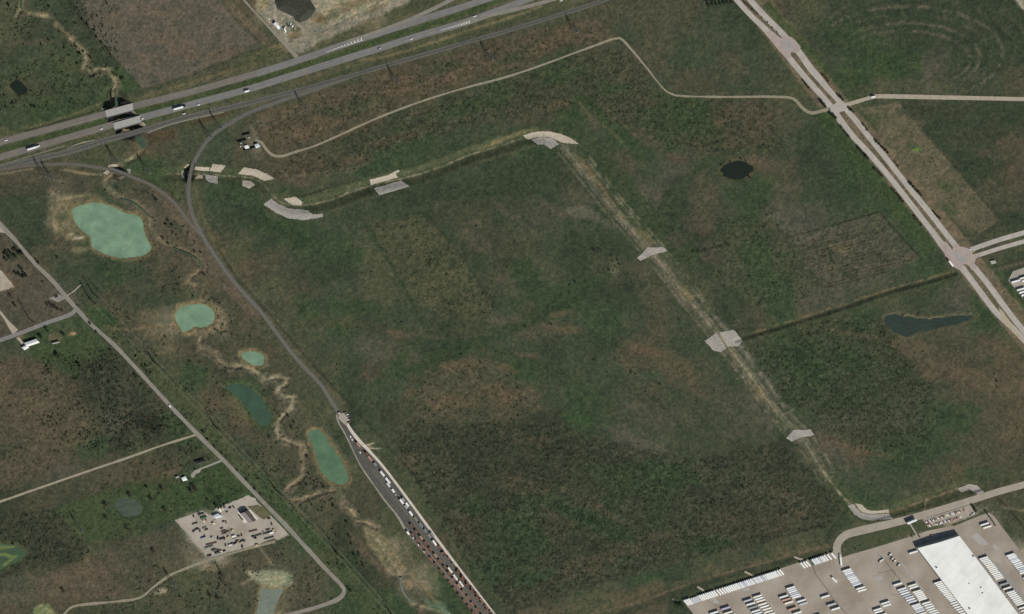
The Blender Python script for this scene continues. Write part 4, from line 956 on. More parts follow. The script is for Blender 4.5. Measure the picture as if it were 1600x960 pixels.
# ------------------------------------------------------------------ bridges
m_deck = mat('bridge_deck', (158,157,153), 0.85, 0.06, 0.2)
m_barrier = mat('bridge_barrier', (170,166,156), 0.85, 0.06, 0.3)
m_apron = mat('slope_paving', (163,153,132), 0.92, 0.14, 0.3)
m_apron_g = mat('slope_paving_grey', (138,138,126), 0.92, 0.14, 0.3)
m_pier = mat('bridge_pier', (140,136,126), 0.9, 0.1, 0.3)
m_girder = mat('steel_girder', (74,72,68), 0.7, 0.1, 0.4)
def bridge(name, a, c, width, lab, cat, deckm, piers, aprons, z=0.36, depth=6.5, barrier=True, gird=None):
    pa, pc = P(*a), P(*c); mid = (pa+pc)/2; L = (pc-pa).length; rz = math.atan2(pc.y-pa.y, pc.x-pa.x)
    root = empty(name, (mid.x, mid.y, 0), rz); tag(root, lab, cat)
    mb = MB(); mb.box((0, 0, z-0.45), (L, width, 0.9)); mb.obj('deck', [deckm], root)
    if barrier:
        for sgn in (-1, 1):
            b2 = MB(); b2.box((0, sgn*(width/2-0.2), z+0.45), (L, 0.35, 0.9), taper=(1, 0.6)); b2.obj('barrier', [m_barrier], root)
    if gird:
        for sgn in (-1, 1):
            b2 = MB(); b2.box((0, sgn*(width/2+0.12), z-0.1), (L, 0.22, 1.9)); b2.obj('girder', [gird], root)
    for k in range(piers):
        x = L*((k+1)/(piers+1)-0.5)
        b2 = MB()
        for y in np.linspace(-width*0.36, width*0.36, 3): b2.tube((x, y, -depth), (x, y, z-1.5), 0.5, n=10)
        b2.box((x, 0, z-1.2), (1.2, width*0.9, 0.6)); b2.obj('pier', [m_pier], root)
    inv = root.matrix_basis.inverted()
    for pts, k in aprons:
        o = area('slope_paving', pts, (m_apron, m_apron_g)[k], 0.25, 2.0, kind=None); o.parent = root; o.matrix_parent_inverse = inv
    return root
bridge('highway_bridge', (165,178.5), (207.5,167), 12.0, 'northern of two pale concrete highway bridges over the creek', 'bridge', m_deck, 2,
       [([(158,169.5),(170,171),(164,177.5)],1), ([(191,163),(199.5,158),(206,166),(192,165)],0), ([(199,177),(210,174),(216,181.5),(200,181)],0), ([(170,184),(182,186),(177,193)],1)])
bridge('highway_bridge', (177.5,198), (220,186), 12.0, 'southern of two pale concrete highway bridges over the creek, beside the railway', 'bridge', m_deck, 2,
       [([(181,202),(193,199),(191,204.5),(184,206)],0), ([(208,194),(224,191),(228,196.5),(219,197)],0)])
bridge('railway_bridge', (194,212), (224,203.5), 9.5, 'dark railway bridge over the creek just south of the highway', 'bridge', mat('rail_deck_dark', (88,88,84), 0.9, 0.12, 0.3), 1, [], z=0.5, depth=3, barrier=False, gird=m_girder)
bridge('railway_bridge', (171,263.5), (200,273.5), 5.4, 'railway bridge on the western wye track with tan stone slopes', 'bridge', mat('rail_deck', (96,95,89), 0.9, 0.12, 0.3), 2,
       [([(168,259),(176,256),(186,258),(182,263),(170,262)],0), ([(160,271),(167,266),(172,268),(168,273)],0), ([(184,279),(192,275),(197,276),(190,281)],0), ([(198,264),(204,264),(203,271),(200,272)],1)], z=0.45, barrier=False, gird=m_girder)
bridge('railway_bridge', (301.5,253), (295,283), 6.0, 'railway bridge on the curved spur where the drainage channel begins', 'bridge', MATS['rail_deck'], 2,
       [([(288,263.5),(293,256),(299,259),(293,264)],0), ([(286,268),(291,268),(291,279),(285,280)],1), ([(304,279),(311,274.5),(317,275),(318,279.5),(306,280)],0)], z=0.45, barrier=False, gird=m_girder)

# ------------------------------------------------------------------ big buildings
m_roofw = mat('white_membrane_roof', (238,240,238), 0.75, 0.05, 0.035, c2=(222,224,220), detail=8)
m_wallw = mat('warehouse_wall', (150,152,148), 0.8, 0.05, 0.3)
m_door = mat('dock_door', (96,98,98), 0.7, 0.1, 0.5)
m_vent = mat('roof_vent_dark', (70,72,70), 0.7, 0.1, 0.8)
def seam(m, rot, sc, dark=0.90):
    nt = m.node_tree; b = nt.nodes['Principled BSDF']; lk = b.inputs['Base Color'].links[0]; src = lk.from_socket; nt.links.remove(lk)
    geo = nt.nodes.new('ShaderNodeNewGeometry'); mp = nt.nodes.new('ShaderNodeMapping'); mp.inputs['Rotation'].default_value = (0, 0, -rot); nt.links.new(geo.outputs['Position'], mp.inputs[0])
    wv = nt.nodes.new('ShaderNodeTexWave'); wv.inputs['Scale'].default_value = sc; wv.inputs['Distortion'].default_value = 0.6; nt.links.new(mp.outputs[0], wv.inputs['Vector'])
    r = nt.nodes.new('ShaderNodeMapRange'); r.inputs[1].default_value = 0.0; r.inputs[2].default_value = 0.12; r.inputs[3].default_value = dark; r.inputs[4].default_value = 1.0; nt.links.new(wv.outputs['Fac'], r.inputs[0])
    x = nt.nodes.new('ShaderNodeMix'); x.data_type = 'RGBA'; x.blend_type = 'MULTIPLY'; x.inputs[0].default_value = 1
    nt.links.new(src, x.inputs[6]); nt.links.new(r.outputs[0], x.inputs[7]); nt.links.new(x.outputs[2], b.inputs['Base Color'])
seam(m_roofw, RV, 0.022, 0.95)
HW = 10.5
nw, neb = P(1433,856.5,HW), P(1498.5,837.2,HW)
sv = P(1533,988,HW)-nw; sw = nw+sv; se = neb+sv
root = empty('warehouse', (nw.x, nw.y, 0)); tag(root, 'huge warehouse with a bright white roof and docked trailers on both sides', 'warehouse')
loc = lambda p: Vector((p[0]-nw.x, p[1]-nw.y, p[2]))
rise = 2.4
def rv(t, s, dz=0.0):   # t across, s along
    p = nw+(neb-nw)*t+sv*s; return loc((p.x, p.y, HW+rise*(1-abs(2*t-1))+dz))
mb = MB()
for t0, t1 in ((0, 0.5), (0.5, 1)):
    for k in range(12): mb.poly([rv(t0, (k+1)/12, .3), rv(t1, (k+1)/12, .3), rv(t1, k/12, .3), rv(t0, k/12, .3)])
mb.poly([rv(0,0,.3), rv(.5,0,.3), rv(1,0,.3), rv(1,0,0), rv(.5,0,0), rv(0,0,0)]); mb.poly([rv(0,0,.3), rv(0,0,0), rv(0,1,0), rv(0,1,.3)]); mb.poly([rv(1,0,0), rv(1,0,.3), rv(1,1,.3), rv(1,1,0)])
o = mb.obj('roof', [m_roofw], root)
bm = bmesh.new(); bm.from_mesh(o.data); bmesh.ops.remove_doubles(bm, verts=bm.verts, dist=0.01); bmesh.ops.recalc_face_normals(bm, faces=bm.faces); bm.to_mesh(o.data); bm.free()
def base(t, s): p = nw+(neb-nw)*t+sv*s; return loc((p.x, p.y, 0))
mb = MB()
mb.poly([base(0,0), base(1,0), rv(1,0), rv(.5,0), rv(0,0)][::-1]); mb.poly([base(0,1), base(1,1), rv(1,1), rv(.5,1), rv(0,1)])
mb.poly([base(0,1), base(0,0), rv(0,0), rv(0,1)][::-1]); mb.poly([base(1,0), base(1,1), rv(1,1), rv(1,0)][::-1])
mb.obj('wall', [m_wallw], root)
dv = sv.normalized(); dn = Vector((dv.y, -dv.x, 0)); dnw = dn if dn.dot((nw-neb)) > 0 else -dn
rvz = math.atan2(dv.y, dv.x)
for side in (0, 1):
    for k in range(26):
        s_ = 0.2+k*0.03; b0 = base(side, s_); out = dnw if side == 0 else -dnw
        d = MB(); d.box((b0.x+out.x*0.06, b0.y+out.y*0.06, 2.6), (2.7, 0.12, 2.8), rz=rvz); d.obj('dock_door', [m_door], root)
for (px, py) in ((1520,869),(1462.5,886.5),(1572,933),(1513,911),(1514,950.5),(1531.5,917.5),(1534,926)):
    # roof-standing ventilators
    g = P(px, py, HW+1.2); d = MB(); d.box((g.x-nw.x, g.y-nw.y, HW+1.9), (2.4, 1.2, 1.5), 0, rz=RU); d.box((g.x-nw.x, g.y-nw.y, HW+2.75), (2.6, 1.4, 0.2), 0, rz=RU); d.obj('roof_vent', [m_vent], root)

def gabled(name, corners, eave, ridge, lab, cat, m_wall, m_roof, along=0, over=0.35, m_roof2=None, door=True, ridge_off=0.5):
    """corners: four roof-corner picture points in order; ridge runs along edge 0-1."""
    c = [P(x, y, eave) for x, y in corners]; o0 = c[0]
    root = empty(name, (o0.x, o0.y, 0)); tag(root, lab, cat)
    L = [p-Vector((o0.x, o0.y, 0)) for p in c]
    r0 = L[0].lerp(L[3], ridge_off); r1 = L[1].lerp(L[2], ridge_off); r0.z = r1.z = ridge
    mb = MB(); B = [Vector((p.x, p.y, 0)) for p in L]
    for i, j in ((0, 1), (2, 3)): mb.poly([B[i], B[j], L[j], L[i]])
    mb.poly([B[1], B[2], L[2], r1, L[1]]); mb.poly([B[3], B[0], L[0], r0, L[3]])
    w = mb.obj('wall', [m_wall], root)
    mr_ = MB(); up = Vector((0, 0, 0.18)); e0 = (r1-r0).normalized()*over
    for (a, b2, k) in ((L[0], L[1], 0), (L[2], L[3], 1)):
        ra, rb = (r0, r1) if k == 0 else (r1, r0); ee = e0 if k == 0 else -e0
        dwn = (a-ra).normalized()*over
        q = [a-ee+dwn+up, b2+ee+dwn+up, rb+ee+up, ra-ee+up]
        mr_.poly(q, k); mr_.poly([p-Vector((0, 0, 0.12)) for p in reversed(q)], k)
    r = mr_.obj('roof', [m_roof, m_roof2 or m_roof], root)
    for ob in (w, r):
        bm = bmesh.new(); bm.from_mesh(ob.data); bmesh.ops.recalc_face_normals(bm, faces=bm.faces)
        if ob is r:
            for f in bm.faces: pass
        bm.to_mesh(ob.data); bm.free()
    if door:
        m0 = B[0].lerp(B[1], 0.5); d0 = (B[1]-B[0]).normalized(); n0 = Vector((d0.y, -d0.x, 0))
        if n0.dot(B[3]-B[0]) > 0: n0 = -n0
        d = MB(); d.box((m0.x+n0.x*0.05, m0.y+n0.y*0.05, 1.2), (2.4, 0.1, 2.4), rz=math.atan2(d0.y, d0.x)); d.obj('door', [m_door], root)
    return root
m_metal_b = mat('blue_white_metal_roof', (196,208,214), 0.6, 0.05, 0.4)
m_metal_w = mat('white_metal_roof', (226,230,228), 0.6, 0.04, 0.4)
m_sidew = mat('pale_siding', (150,150,142), 0.85, 0.08, 0.5)
m_brownroof = mat('brown_roof_slope', (92,84,76), 0.9, 0.12, 0.5)
m_purpleroof = mat('mauve_roof_slope', (140,130,132), 0.75, 0.05, 0.4)
m_grayroof = mat('dark_shingle_roof', (68,68,62), 0.9, 0.15, 0.5)
m_dark = mat('dark_green_panel', (52,60,54), 0.85, 0.12, 0.5)
m_slab2 = mat('apron_slab', (214,210,198), 0.85, 0.04, 0.4)
gabled('barn', [(375.5,802.5),(388.5,816.8),(399.8,812.5),(387.2,797.3)], 6.5, 9.0, 'large shed with a brown and mauve gable roof on the gravel yard', 'barn', mat('dark_siding', (70,74,70), 0.85, 0.1, 0.4), m_purpleroof, m_roof2=m_brownroof)  # one roof slope is mauve, the other a darker brown
area('gravel_pad', [(370.5,799),(374.5,800.5),(386.5,816),(381,817.5)], m_slab2, 0.2, 3); area('gravel_pad', [(387.5,797),(391,796.2),(403,811),(398.5,812)], m_slab2, 0.2, 3)
gabled('metal_shed', [(332,806.5),(340,802.5),(347.5,807),(337.5,810)], 4.0, 4.8, 'light blue metal shed at the north edge of the gravel yard', 'shed', m_sidew, m_metal_b)
gabled('farmhouse', [(37.8,536.3),(56.3,530),(61.3,535.3),(42.5,541.5)], 4.2, 5.6, 'long farmhouse with a bright white metal roof beside the side road', 'house', m_sidew, m_metal_w)
gabled('farm_annex', [(34,543),(40.6,540),(45,543.1),(38,546.9)], 3.6, 4.2, 'small white-roofed annex at the west end of the long farmhouse', 'outbuilding', m_sidew, m_metal_w, door=False)
gabled('mobile_home', [(80.6,536.2),(90.6,533.7),(93,535),(82.8,537.6)], 3.2, 3.7, 'narrow pale mobile home east of the long white farmhouse', 'mobile home', m_sidew, mat('pale_roof', (168,166,158), 0.8, 0.08, 0.5))
gabled('house', [(304.5,722.2),(319.5,718.5),(321.8,721.5),(306.8,726)], 3.6, 5.0, 'dark shingle-roofed house at the end of the short gravel drive', 'house', m_sidew, m_grayroof)
gabled('garage', [(283.5,747),(289.3,744.6),(292.3,750),(286,751.6)], 3.4, 3.9, 'white-roofed garage on the bright lawn west of the dark-roofed house', 'garage', m_sidew, m_metal_w)
gabled('garden_shed', [(274.2,745.2),(278.4,743.8),(279.4,745.6),(275.2,747)], 2.8, 3.3, 'tiny pale shed just west of the white-roofed garage', 'shed', m_sidew, MATS['pale_roof'], door=False)
gabled('pump_house', [(397.5,226.3),(403,224.5),(405.8,229),(400,231.5)], 3.6, 4.2, 'light blue metal shed at the end of the white dirt road', 'shed', m_sidew, m_metal_b)
gabled('storage_shed', [(381.3,228.4),(386.8,226.8),(389.2,231),(383.6,232.6)], 2.0, 2.3, 'low white shed between dark panels at the end of the dirt road', 'shed', m_sidew, m_metal_w, door=False)
gabled('gatehouse', [(1416.5,817),(1430.3,811.2),(1432.3,813.4),(1418.5,819.3)], 7.0, 7.4, 'tall white gatehouse straddling the drive of the truck yard', 'gatehouse', m_sidew, m_metal_w, door=False)
gabled('quarry_office', [(427,37.5),(430.5,34.5),(437.5,44),(435,46)], 4.0, 5.0, 'long white rounded building at the quarry entrance', 'building', m_sidew, m_metal_w)
gabled('utility_shed', [(1546.5,408.3),(1554,407),(1556,411),(1549,412.5)], 2.2, 2.5, 'small grey utility shed on the bank east of the big crossroads', 'shed', m_sidew, MATS['pale_roof'], door=False)
gabled('distribution_building', [(1611,412),(1661,394),(1711,452),(1661,470)], 9, 9.6, 'pale roofed building behind the trailers of the eastern loading yard', 'building', m_sidew, mat('tan_roof', (182,174,160), 0.85, 0.05, 0.2), door=False)
for i, (a, c, lab) in enumerate((((378.5,211),(389.5,208.3),'short dark panel farthest from the blue shed'),((370.3,221.8),(384,218),'dark panel between two others near the dirt road end'),((380.5,234.8),(401,228.8),'longest dark panel, in front of the low white shed'))):
    pa, pc = P(*a), P(*c); root = empty('dark_panel', ((pa.x+pc.x)/2, (pa.y+pc.y)/2, 0), math.atan2(pc.y-pa.y, pc.x-pa.x)); L = (pc-pa).length
    tag(root, lab, 'windbreak', 'dark panels round the sheds')
    d = MB(); d.box((0, 0, 1.7), (L, 0.9, 3.0)); d.obj('panel', [m_dark], root)  # long dark upright panel standing near the sheds
    for k in range(4):
        d = MB(); d.box((L*(k/3-0.5), 0, 1.75), (0.25, 1.1, 3.5)); d.obj('post', [m_girder], root)
for (px, py, lab) in ((388,214.5,'small white tank beside the short dark panel'),(375.5,223.5,'small white tank between the dark panels'),(374.8,228.5,'small white tank at the west end of the longest panel')):
    mb = MB(); mb.tube((0,0,0), (0,0,2.2), 0.9, n=14); mb.tube((0,0,2.2), (0,0,2.5), 0.9, 0.3, n=14)
    p = G(px, py); o = mb.obj('storage_tank', [m_metal_w]); o.location = p; tag(o, lab, 'tank', 'white tanks near the windbreaks')
# stockpile in the quarry
heap = [(431,-22),(482,-26),(484,0),(493.5,14),(488,24),(480,31),(468,36),(461,32),(458,26),(443,19.5),(433,14),(429,4)]
o = area('stockpile', heap, mat('dark_aggregate', (62,64,54), 0.95, 0.25, 0.3, bump=0.7), 0.1, 1.6, kind=None,
     height=lambda x, y, d: np.clip(d*0.62, 0, 7.5)+0.5*np.sin((x*0.72-y*0.69)*2.2)*np.clip(d/4, 0, 1)+0.6*(fbm(x, y, 5, 701, 3)-0.5)*np.clip(d/3, 0, 1))
tag(o, 'dark ridged aggregate stockpile in the quarry north of the highway', 'stockpile')

# ------------------------------------------------------------------ vehicles
m_tyre = mat('tyre_rubber', (36,36,36), 0.95, 0.1, 1.0)
m_glass = mat('dark_glass', (34,40,44), 0.15, 0.05, 1.0, spec=0.5)
m_under = mat('chassis_dark', (46,46,44), 0.9, 0.1, 1.0)
PAINT = {k: mat('paint_'+k, c, 0.45, 0.04, 0.6) for k, c in dict(white=(234,236,234), cream=(236,233,222), silver=(186,192,198), blue=(212,219,229), grey=(150,154,158), pink=(196,160,142), red=(150,56,48),
    rust=(112,80,66), tan=(196,180,140), lavender=(176,178,206), black=(44,44,46), green=(52,96,62), brown=(86,58,42), navy=(52,62,84), darkred=(98,40,38), orange=(168,124,98), olive=(108,108,86), yellow=(190,176,112), teal=(96,112,114), steel=(122,126,124)).items()}
def trailer_mesh(L, Wd=2.6, Ht=4.05):
    mb = MB()
    mb.box((0, 0, 1.2+(Ht-1.2)/2), (L, Wd, Ht-1.2), 0)
    mb.box((0, 0, Ht+0.03), (L-0.12, Wd-0.16, 0.06), 0)
    for k in range(9): mb.box((-L/2+0.8+k*(L-1.6)/8, 0, Ht+0.075), (0.12, Wd-0.3, 0.03), 0)
    mb.box((0, 0, 1.08), (L-0.6, 1.1, 0.22), 1)
    for x in (-L/2+1.3, -L/2+2.6):
        for y in (-1, 1): mb.tube((x, y*0.75, 0.52), (x, y*1.25, 0.52), 0.52, n=12, mi=2)
    for y in (-0.8, 0.8): mb.box((L/2-2.6, y, 0.6), (0.16, 0.16, 1.2), 1)
    mb.box((-L/2-0.05, 0, 0.6), (0.12, 2.2, 0.14), 1)
    return mb.mesh('semi_trailer', [PAINT['white'], m_under, m_tyre])
TR = trailer_mesh(15.4); TRS = trailer_mesh(12.6)
def flat_mesh():
    mb = MB(); mb.box((0,0,1.2), (12.4,2.6,0.3), 0); mb.box((0,0,0.95), (11.6,1.0,0.25), 1); mb.box((6.1,0,1.9), (0.15,2.5,1.2), 0)
    for x in (-5, -3.7):
        for y in (-1, 1): mb.tube((x, y*0.75, .52), (x, y*1.25, .52), .52, n=12, mi=2)
    for y in (-.8,.8): mb.box((3.8,y,.5),(.16,.16,1.0),1)
    return mb.mesh('flatbed_trailer', [PAINT['silver'], m_under, m_tyre])
FLATM = flat_mesh()
TP = ['white','white','white','cream','white','blue','silver','white']
def pick(kind, i):
    if kind == 'mix': return TP[(i*7+3) % 8]
    if kind == 'cream': return ['cream','white','cream','white'][i % 4]
    if kind == 'bluish': return ['white','blue','white','silver','blue'][i % 5]
    return kind
COLW = {'white':'white','cream':'cream white','blue':'bluish white','silver':'silver','grey':'grey','pink':'pinkish','red':'red','lavender':'lavender','tan':'tan','brown':'dark brown','green':'green'}
def stack(a, c, n, kind, rowname, group, rz=None, me_=None, ends=('north end','row')):
    rz = RU if rz is None else rz
    for i in range(n):
        t = 0 if n == 1 else i/(n-1)
        px = a[0]+(c[0]-a[0])*t; py = a[1]+(c[1]-a[1])*t
        p = P(px, py, 4.1); pk = pick(kind, i)
        jit = random.uniform(-0.45, 0.45)
        lab = ('%s semi trailer, %s down in %s' % (COLW[pk], ordw(i+1), rowname)) if n > 1 else '%s semi trailer %s' % (COLW[pk], rowname)
        put('semi_trailer', me_ or TR, (p.x+jit*math.cos(rz), p.y+jit*math.sin(rz), 0.1), rz+random.uniform(-.006,.006), lab, 'trailer', group, PAINT[pk])
GD = 'semi trailers backed up to the warehouse'; GY_ = 'semi trailers parked in the truck yard'; GF = 'semi trailers along the yard fence'
stack((1466,910),(1489.4,938),12,'white','the first block docked on the west side',GD)
stack((1492,941.5),(1528,985),14,'white','the second block docked on the west side',GD)
stack((1427,863),(1427,863),1,'white','alone beside the northwest corner of the warehouse',GD)
stack((1537,872),(1543,880),4,'white','the short block docked on the east side',GD)
stack((1545.5,882.6),(1561.5,903.5),9,'cream','the longer block docked on the east side',GD)
stack((1568.5,912.5),(0,0),1,'grey','alone below the longer eastern dock block',GD)
stack((1573.5,919),(0,0),1,'cream','alone between a grey trailer and the last eastern dock block',GD)
stack((1579,925),(1594,944),8,'white','the last block docked on the east side',GD)
stack((1598,949.5),(1620,978),8,'cream','the lowest block docked on the east side',GD)
stack((1322.5,891),(1339,913.2),10,'bluish','the ten-trailer block in mid yard',GY_)
stack((1344.2,919),(1346.8,922.4),2,'white','the pair just below the ten-trailer block',GY_)
stack((1402.5,912.8),(0,0),1,'white','alone above the long twin blocks in mid yard',GY_)
stack((1408.7,920.6),(1425.6,940),7,'bluish','the upper left block of the twin rows',GY_)
stack((1430.5,945.6),(1438,955),5,'bluish','the middle left block of the twin rows',GY_)
stack((1440.5,959),(1456,979),6,'cream','the lowest left block of the twin rows',GY_)
stack((1425.6,914.4),(1428,917.6),2,'cream','the top right pair of the twin rows',GY_)
stack((1432.5,924),(1442,936.3),6,'cream','the middle right block of the twin rows',GY_)
stack((1447,942),(1470,972),10,'white','the lowest right block of the twin rows',GY_)
stack((1382.7,942.2),(1385.6,945.8),2,'white','the pair west of the twin rows',GY_)
stack((1370.6,952.5),(1373,955.8),2,'white','the lower pair west of the twin rows',GY_)
stack((1377.8,961),(1381,966),2,'cream','the lowest pair west of the twin rows',GY_)
stack((1289.7,932),(0,0),1,'white','alone, uppermost of three single trailers in mid yard',GY_)
stack((1298.7,944.8),(0,0),1,'silver','alone, middle of three single trailers in mid yard',GY_)
stack((1305.4,951.3),(0,0),1,'white','alone, lowest of three single trailers in mid yard',GY_)
stack((1275.5,963),(0,0),1,'white','alone at the lower edge left of the long crack',GY_)
stack((1235,918.6),(1244.4,932.5),6,'bluish','the six-trailer block left of the long crack',GY_)
stack((1252,938.8),(0,0),1,'white','directly below the six-trailer block',GY_)
stack((1255,943.3),(0,0),1,'silver','second below the six-trailer block',GY_)
stack((1224.4,932.2),(0,0),1,'white','at the top of the coloured block',GY_)
stack((1228.2,937),(0,0),1,'pink','with a red stripe, second in the coloured block',GY_)
stack((1232.3,941.6),(0,0),1,'cream','third in the coloured block left of the crack',GY_)
stack((1238.3,951.2),(0,0),1,'pink','beside a dark gap in the coloured block',GY_)
stack((1245.8,957.5),(0,0),1,'white','lowest in the coloured block left of the crack',GY_)
stack((1183.1,932),(1188.4,939),3,'cream','the top right block of the western rows',GY_)
stack((1191.6,944),(1197.8,951.8),3,'cream','the middle right block of the western rows',GY_)
stack((1200.5,955.8),(1222,984),8,'cream','the lowest right block of the western rows',GY_)
stack((1168,938.3),(0,0),1,'silver','at the top left of the western rows',GY_)
stack((1172.5,943.8),(0,0),1,'white','second down the left of the western rows',GY_)
stack((1176.6,949),(0,0),1,'grey','third down the left of the western rows',GY_)
stack((1181,954.5),(1202,982),8,'bluish','the lowest left block of the western rows',GY_)
stack((1133,950.6),(0,0),1,'lavender','near the western corner of the yard',GY_)
stack((1138,957.3),(1148,970),4,'cream','the block below the lavender trailer',GY_)
stack((1115.5,957.5),(1123,967),3,'white','the block nearest the western yard corner',GY_)
stack((1579,867),(1587.2,877.4),6,'bluish','the upper block along the east fence',GY_)
stack((1589.5,880.4),(1600,894),6,'bluish','the second block along the east fence',GY_)
stack((1605,902),(1616,917),5,'bluish','the third block along the east fence',GY_)
stack((1538.5,819),(0,0),1,'white','upper of two in the northeast corner of the yard',GY_)
stack((1542.3,823.6),(0,0),1,'cream','lower of two in the northeast corner of the yard',GY_)
GE = 'semi trailers in the eastern loading yard'
stack((1587,439.5),(0,0),1,'white','alone at the corner of the eastern loading yard',GE)
stack((1595.5,452),(1602,460.5),3,'white','the eastern loading yard',GE)
stack((1607,466),(1612,472),2,'silver','the lower eastern loading yard',GE)
stack((1600,434),(1603,438),2,'cream','the row by the pale eastern building',GE)
def ordered(x0, x1, n, kind, rowname, me_=None):
    k0 = (x0-1067.5)/137.5; k1 = (x1-1067.5)/137.5
    f = lambda k: (1071.3+137.7*k, 942.0-44*k)
    for i in range(n):
        q = f(k0+(k1-k0)*(i/(max(1, n-1)))); pk = pick(kind, i); p = P(q[0], q[1], 4.1 if me_ is None else 1.4)
        what = 'semi trailer' if me_ is None else 'flatbed trailer'
        put(what.replace(' ', '_'), me_ or TRS, (p.x, p.y, 0.1), RV+math.pi, '%s %s, %s in %s' % (COLW[pk], what, ordw(i+1), rowname), 'trailer', GF, PAINT[pk])
ordered(1068.5,1075,3,'white','the first group along the north fence')
ordered(1078.5,1087,4,'silver','the row of low trailers along the north fence', FLATM)
ordered(1091,1114,8,'white','the eight-trailer group along the north fence')
ordered(1119,1127,3,'white','the group right of the eight along the north fence')
ordered(1131,1147,6,'white','the six-trailer group along the north fence')
ordered(1149,1174.5,9,'bluish','the nine-trailer group along the north fence')
ordered(1177.5,1194,6,'bluish','the group right of the nine along the north fence')
ordered(1197,1206,4,'white','the second last tight group along the north fence')
ordered(1209,1217,3,'white','the last tight group before the fence gap')
ordered(1250,1258.5,3,'white','the group of three after the fence gap')
ordered(1264.5,1264.6,1,'green','the line near the curved drive')
ordered(1267.5,1280,5,'bluish','the group of five near the curved drive')
ordered(1283,1286.5,2,'cream','the pair right of five others near the curved drive')
ordered(1291.5,1298,2,'white','the last pair beside the curved drive')

def tractor_into(mb, x=0.0):
    mb.box((x-0.3, 0, 0.85), (6.2, 1.0, 0.3), 1)
    mb.box((x+2.0, 0, 1.55), (1.7, 2.0, 1.2), 0, taper=(0.9, 0.9))
    mb.box((x+0.5, 0, 2.0), (1.9, 2.3, 2.2), 0, taper=(0.85, 0.92))
    mb.box((x+1.36, 0, 2.55), (0.2, 1.9, 0.75), 3)
    mb.box((x-0.7, 0, 2.15), (1.2, 2.3, 2.5), 0, taper=(0.9, 0.9))
    for xx in (2.1, -1.9, -3.0):
        for y in (-1, 1): mb.tube((x+xx, y*0.75, 0.52), (x+xx, y*1.2, 0.52), 0.52, n=12, mi=2)
    for y in (-1, 1): mb.tube((x-0.2, y*1.15, 1.2), (x-0.2, y*1.15, 3.8), 0.1, n=6, mi=1)
mb = MB(); tractor_into(mb); TRAC = mb.mesh('truck_tractor', [PAINT['white'], m_under, m_tyre, m_glass])
def semi(px, py, rz, lab, paint='white', short=False):
    p = P(px, py, 4.0); root = empty('semi_truck', (p.x, p.y, 0.2), rz); tag(root, lab, 'truck')
    a = bpy.data.objects.new('trailer', TRS if short else TR); COL.objects.link(a); a.parent = root; a.location = (-1.5, 0, 0)
    b2 = bpy.data.objects.new('tractor', TRAC); COL.objects.link(b2); b2.parent = root; b2.location = ((TRS and (6.9 if short else 8.3)), 0, 0)
    for ob in (b2,):
        ob.material_slots[0].link = 'OBJECT'; ob.material_slots[0].material = PAINT[paint]
    return root
RH = ang((0,246),(51,231)); RH2 = ang((220,184),(280,168))
semi(51.5,231.5,RH,'white semi truck heading up the highway at the far western edge')
semi(280,168.8,RH2,'white semi truck on the highway just east of the bridges', 'black')
semi(1313.5,875.8,ang((1313,880),(1311,862)),'white semi truck turning from the yard onto the curved drive')
semi(1485,411,ang((1481,405),(1487,413))+math.pi,'white semi truck on the turn lane at the brick crossroads','darkred', True)
p = P(1303.5,906,4); put('semi_trailer', TRS, (p.x,p.y,0.12), ang((1297,900),(1308,911))+math.pi, 'white semi trailer standing slantwise alone in the open yard','trailer',GY_,PAINT['white'])
for px, py, lab in ((1390.5,866.5,'uppermost white truck tractor parked beside the crack'),(1393.8,873,'second white truck tractor parked beside the crack'),(1397.5,876.3,'third white truck tractor parked beside the crack'),(1404,882.8,'lowest white truck tractor parked beside the crack'),(1375,876.6,'left of two white truck tractors parked side by side'),(1378,875,'right of two white truck tractors parked side by side')):
    p = P(px, py, 2.5); put('truck_tractor', TRAC, (p.x, p.y, 0.1), RU+0.15, lab, 'truck', 'truck tractors parked without trailers')
def car_mesh(kind):
    mb = MB()
    L, Wd = {'car': (4.6, 1.85), 'pickup': (5.6, 2.0), 'van': (5.4, 2.0)}[kind]
    mb.box((0, 0, 0.62), (L, Wd, 0.6), 0, taper=(0.97, 0.92))
    if kind == 'car':
        mb.box((-0.2, 0, 1.12), (2.5, 1.62, 0.5), 3, taper=(0.68, 0.85)); mb.box((-0.2, 0, 1.39), (1.6, 1.36, 0.05), 0)
    elif kind == 'pickup':
        mb.box((0.5, 0, 1.2), (2.1, 1.75, 0.6), 3, taper=(0.72, 0.86)); mb.box((0.5, 0, 1.52), (1.45, 1.5, 0.05), 0); mb.box((-1.65, 0, 0.95), (1.9, 1.6, 0.04), 1)
        for y in (-0.88, 0.88): mb.box((-1.65, y, 1.02), (2.0, 0.1, 0.22), 0)
    else:
        mb.box((-0.5, 0, 1.5), (4.2, 1.9, 1.2), 0, taper=(0.95, 0.92)); mb.box((1.55, 0, 1.4), (0.5, 1.7, 0.6), 3)
    for x in (-L*0.31, L*0.31):
        for y in (-1, 1): mb.tube((x, y*(Wd/2-0.25), 0.33), (x, y*(Wd/2+0.01), 0.33), 0.33, n=12, mi=2)
    return mb.mesh('parked_car' if kind == 'car' else kind, [PAINT['white'], m_under, m_tyre, m_glass])
CAR = {k: car_mesh(k) for k in ('car', 'pickup', 'van')}
def car(px, py, rz, lab, paint='white', kind='car', cat='car', group=None, sc=None, z=0.2, name='parked_car'):
    p = P(px, py, z); return put(name, CAR[kind], (p.x, p.y, z), rz, lab, cat, group, PAINT[paint], sc)
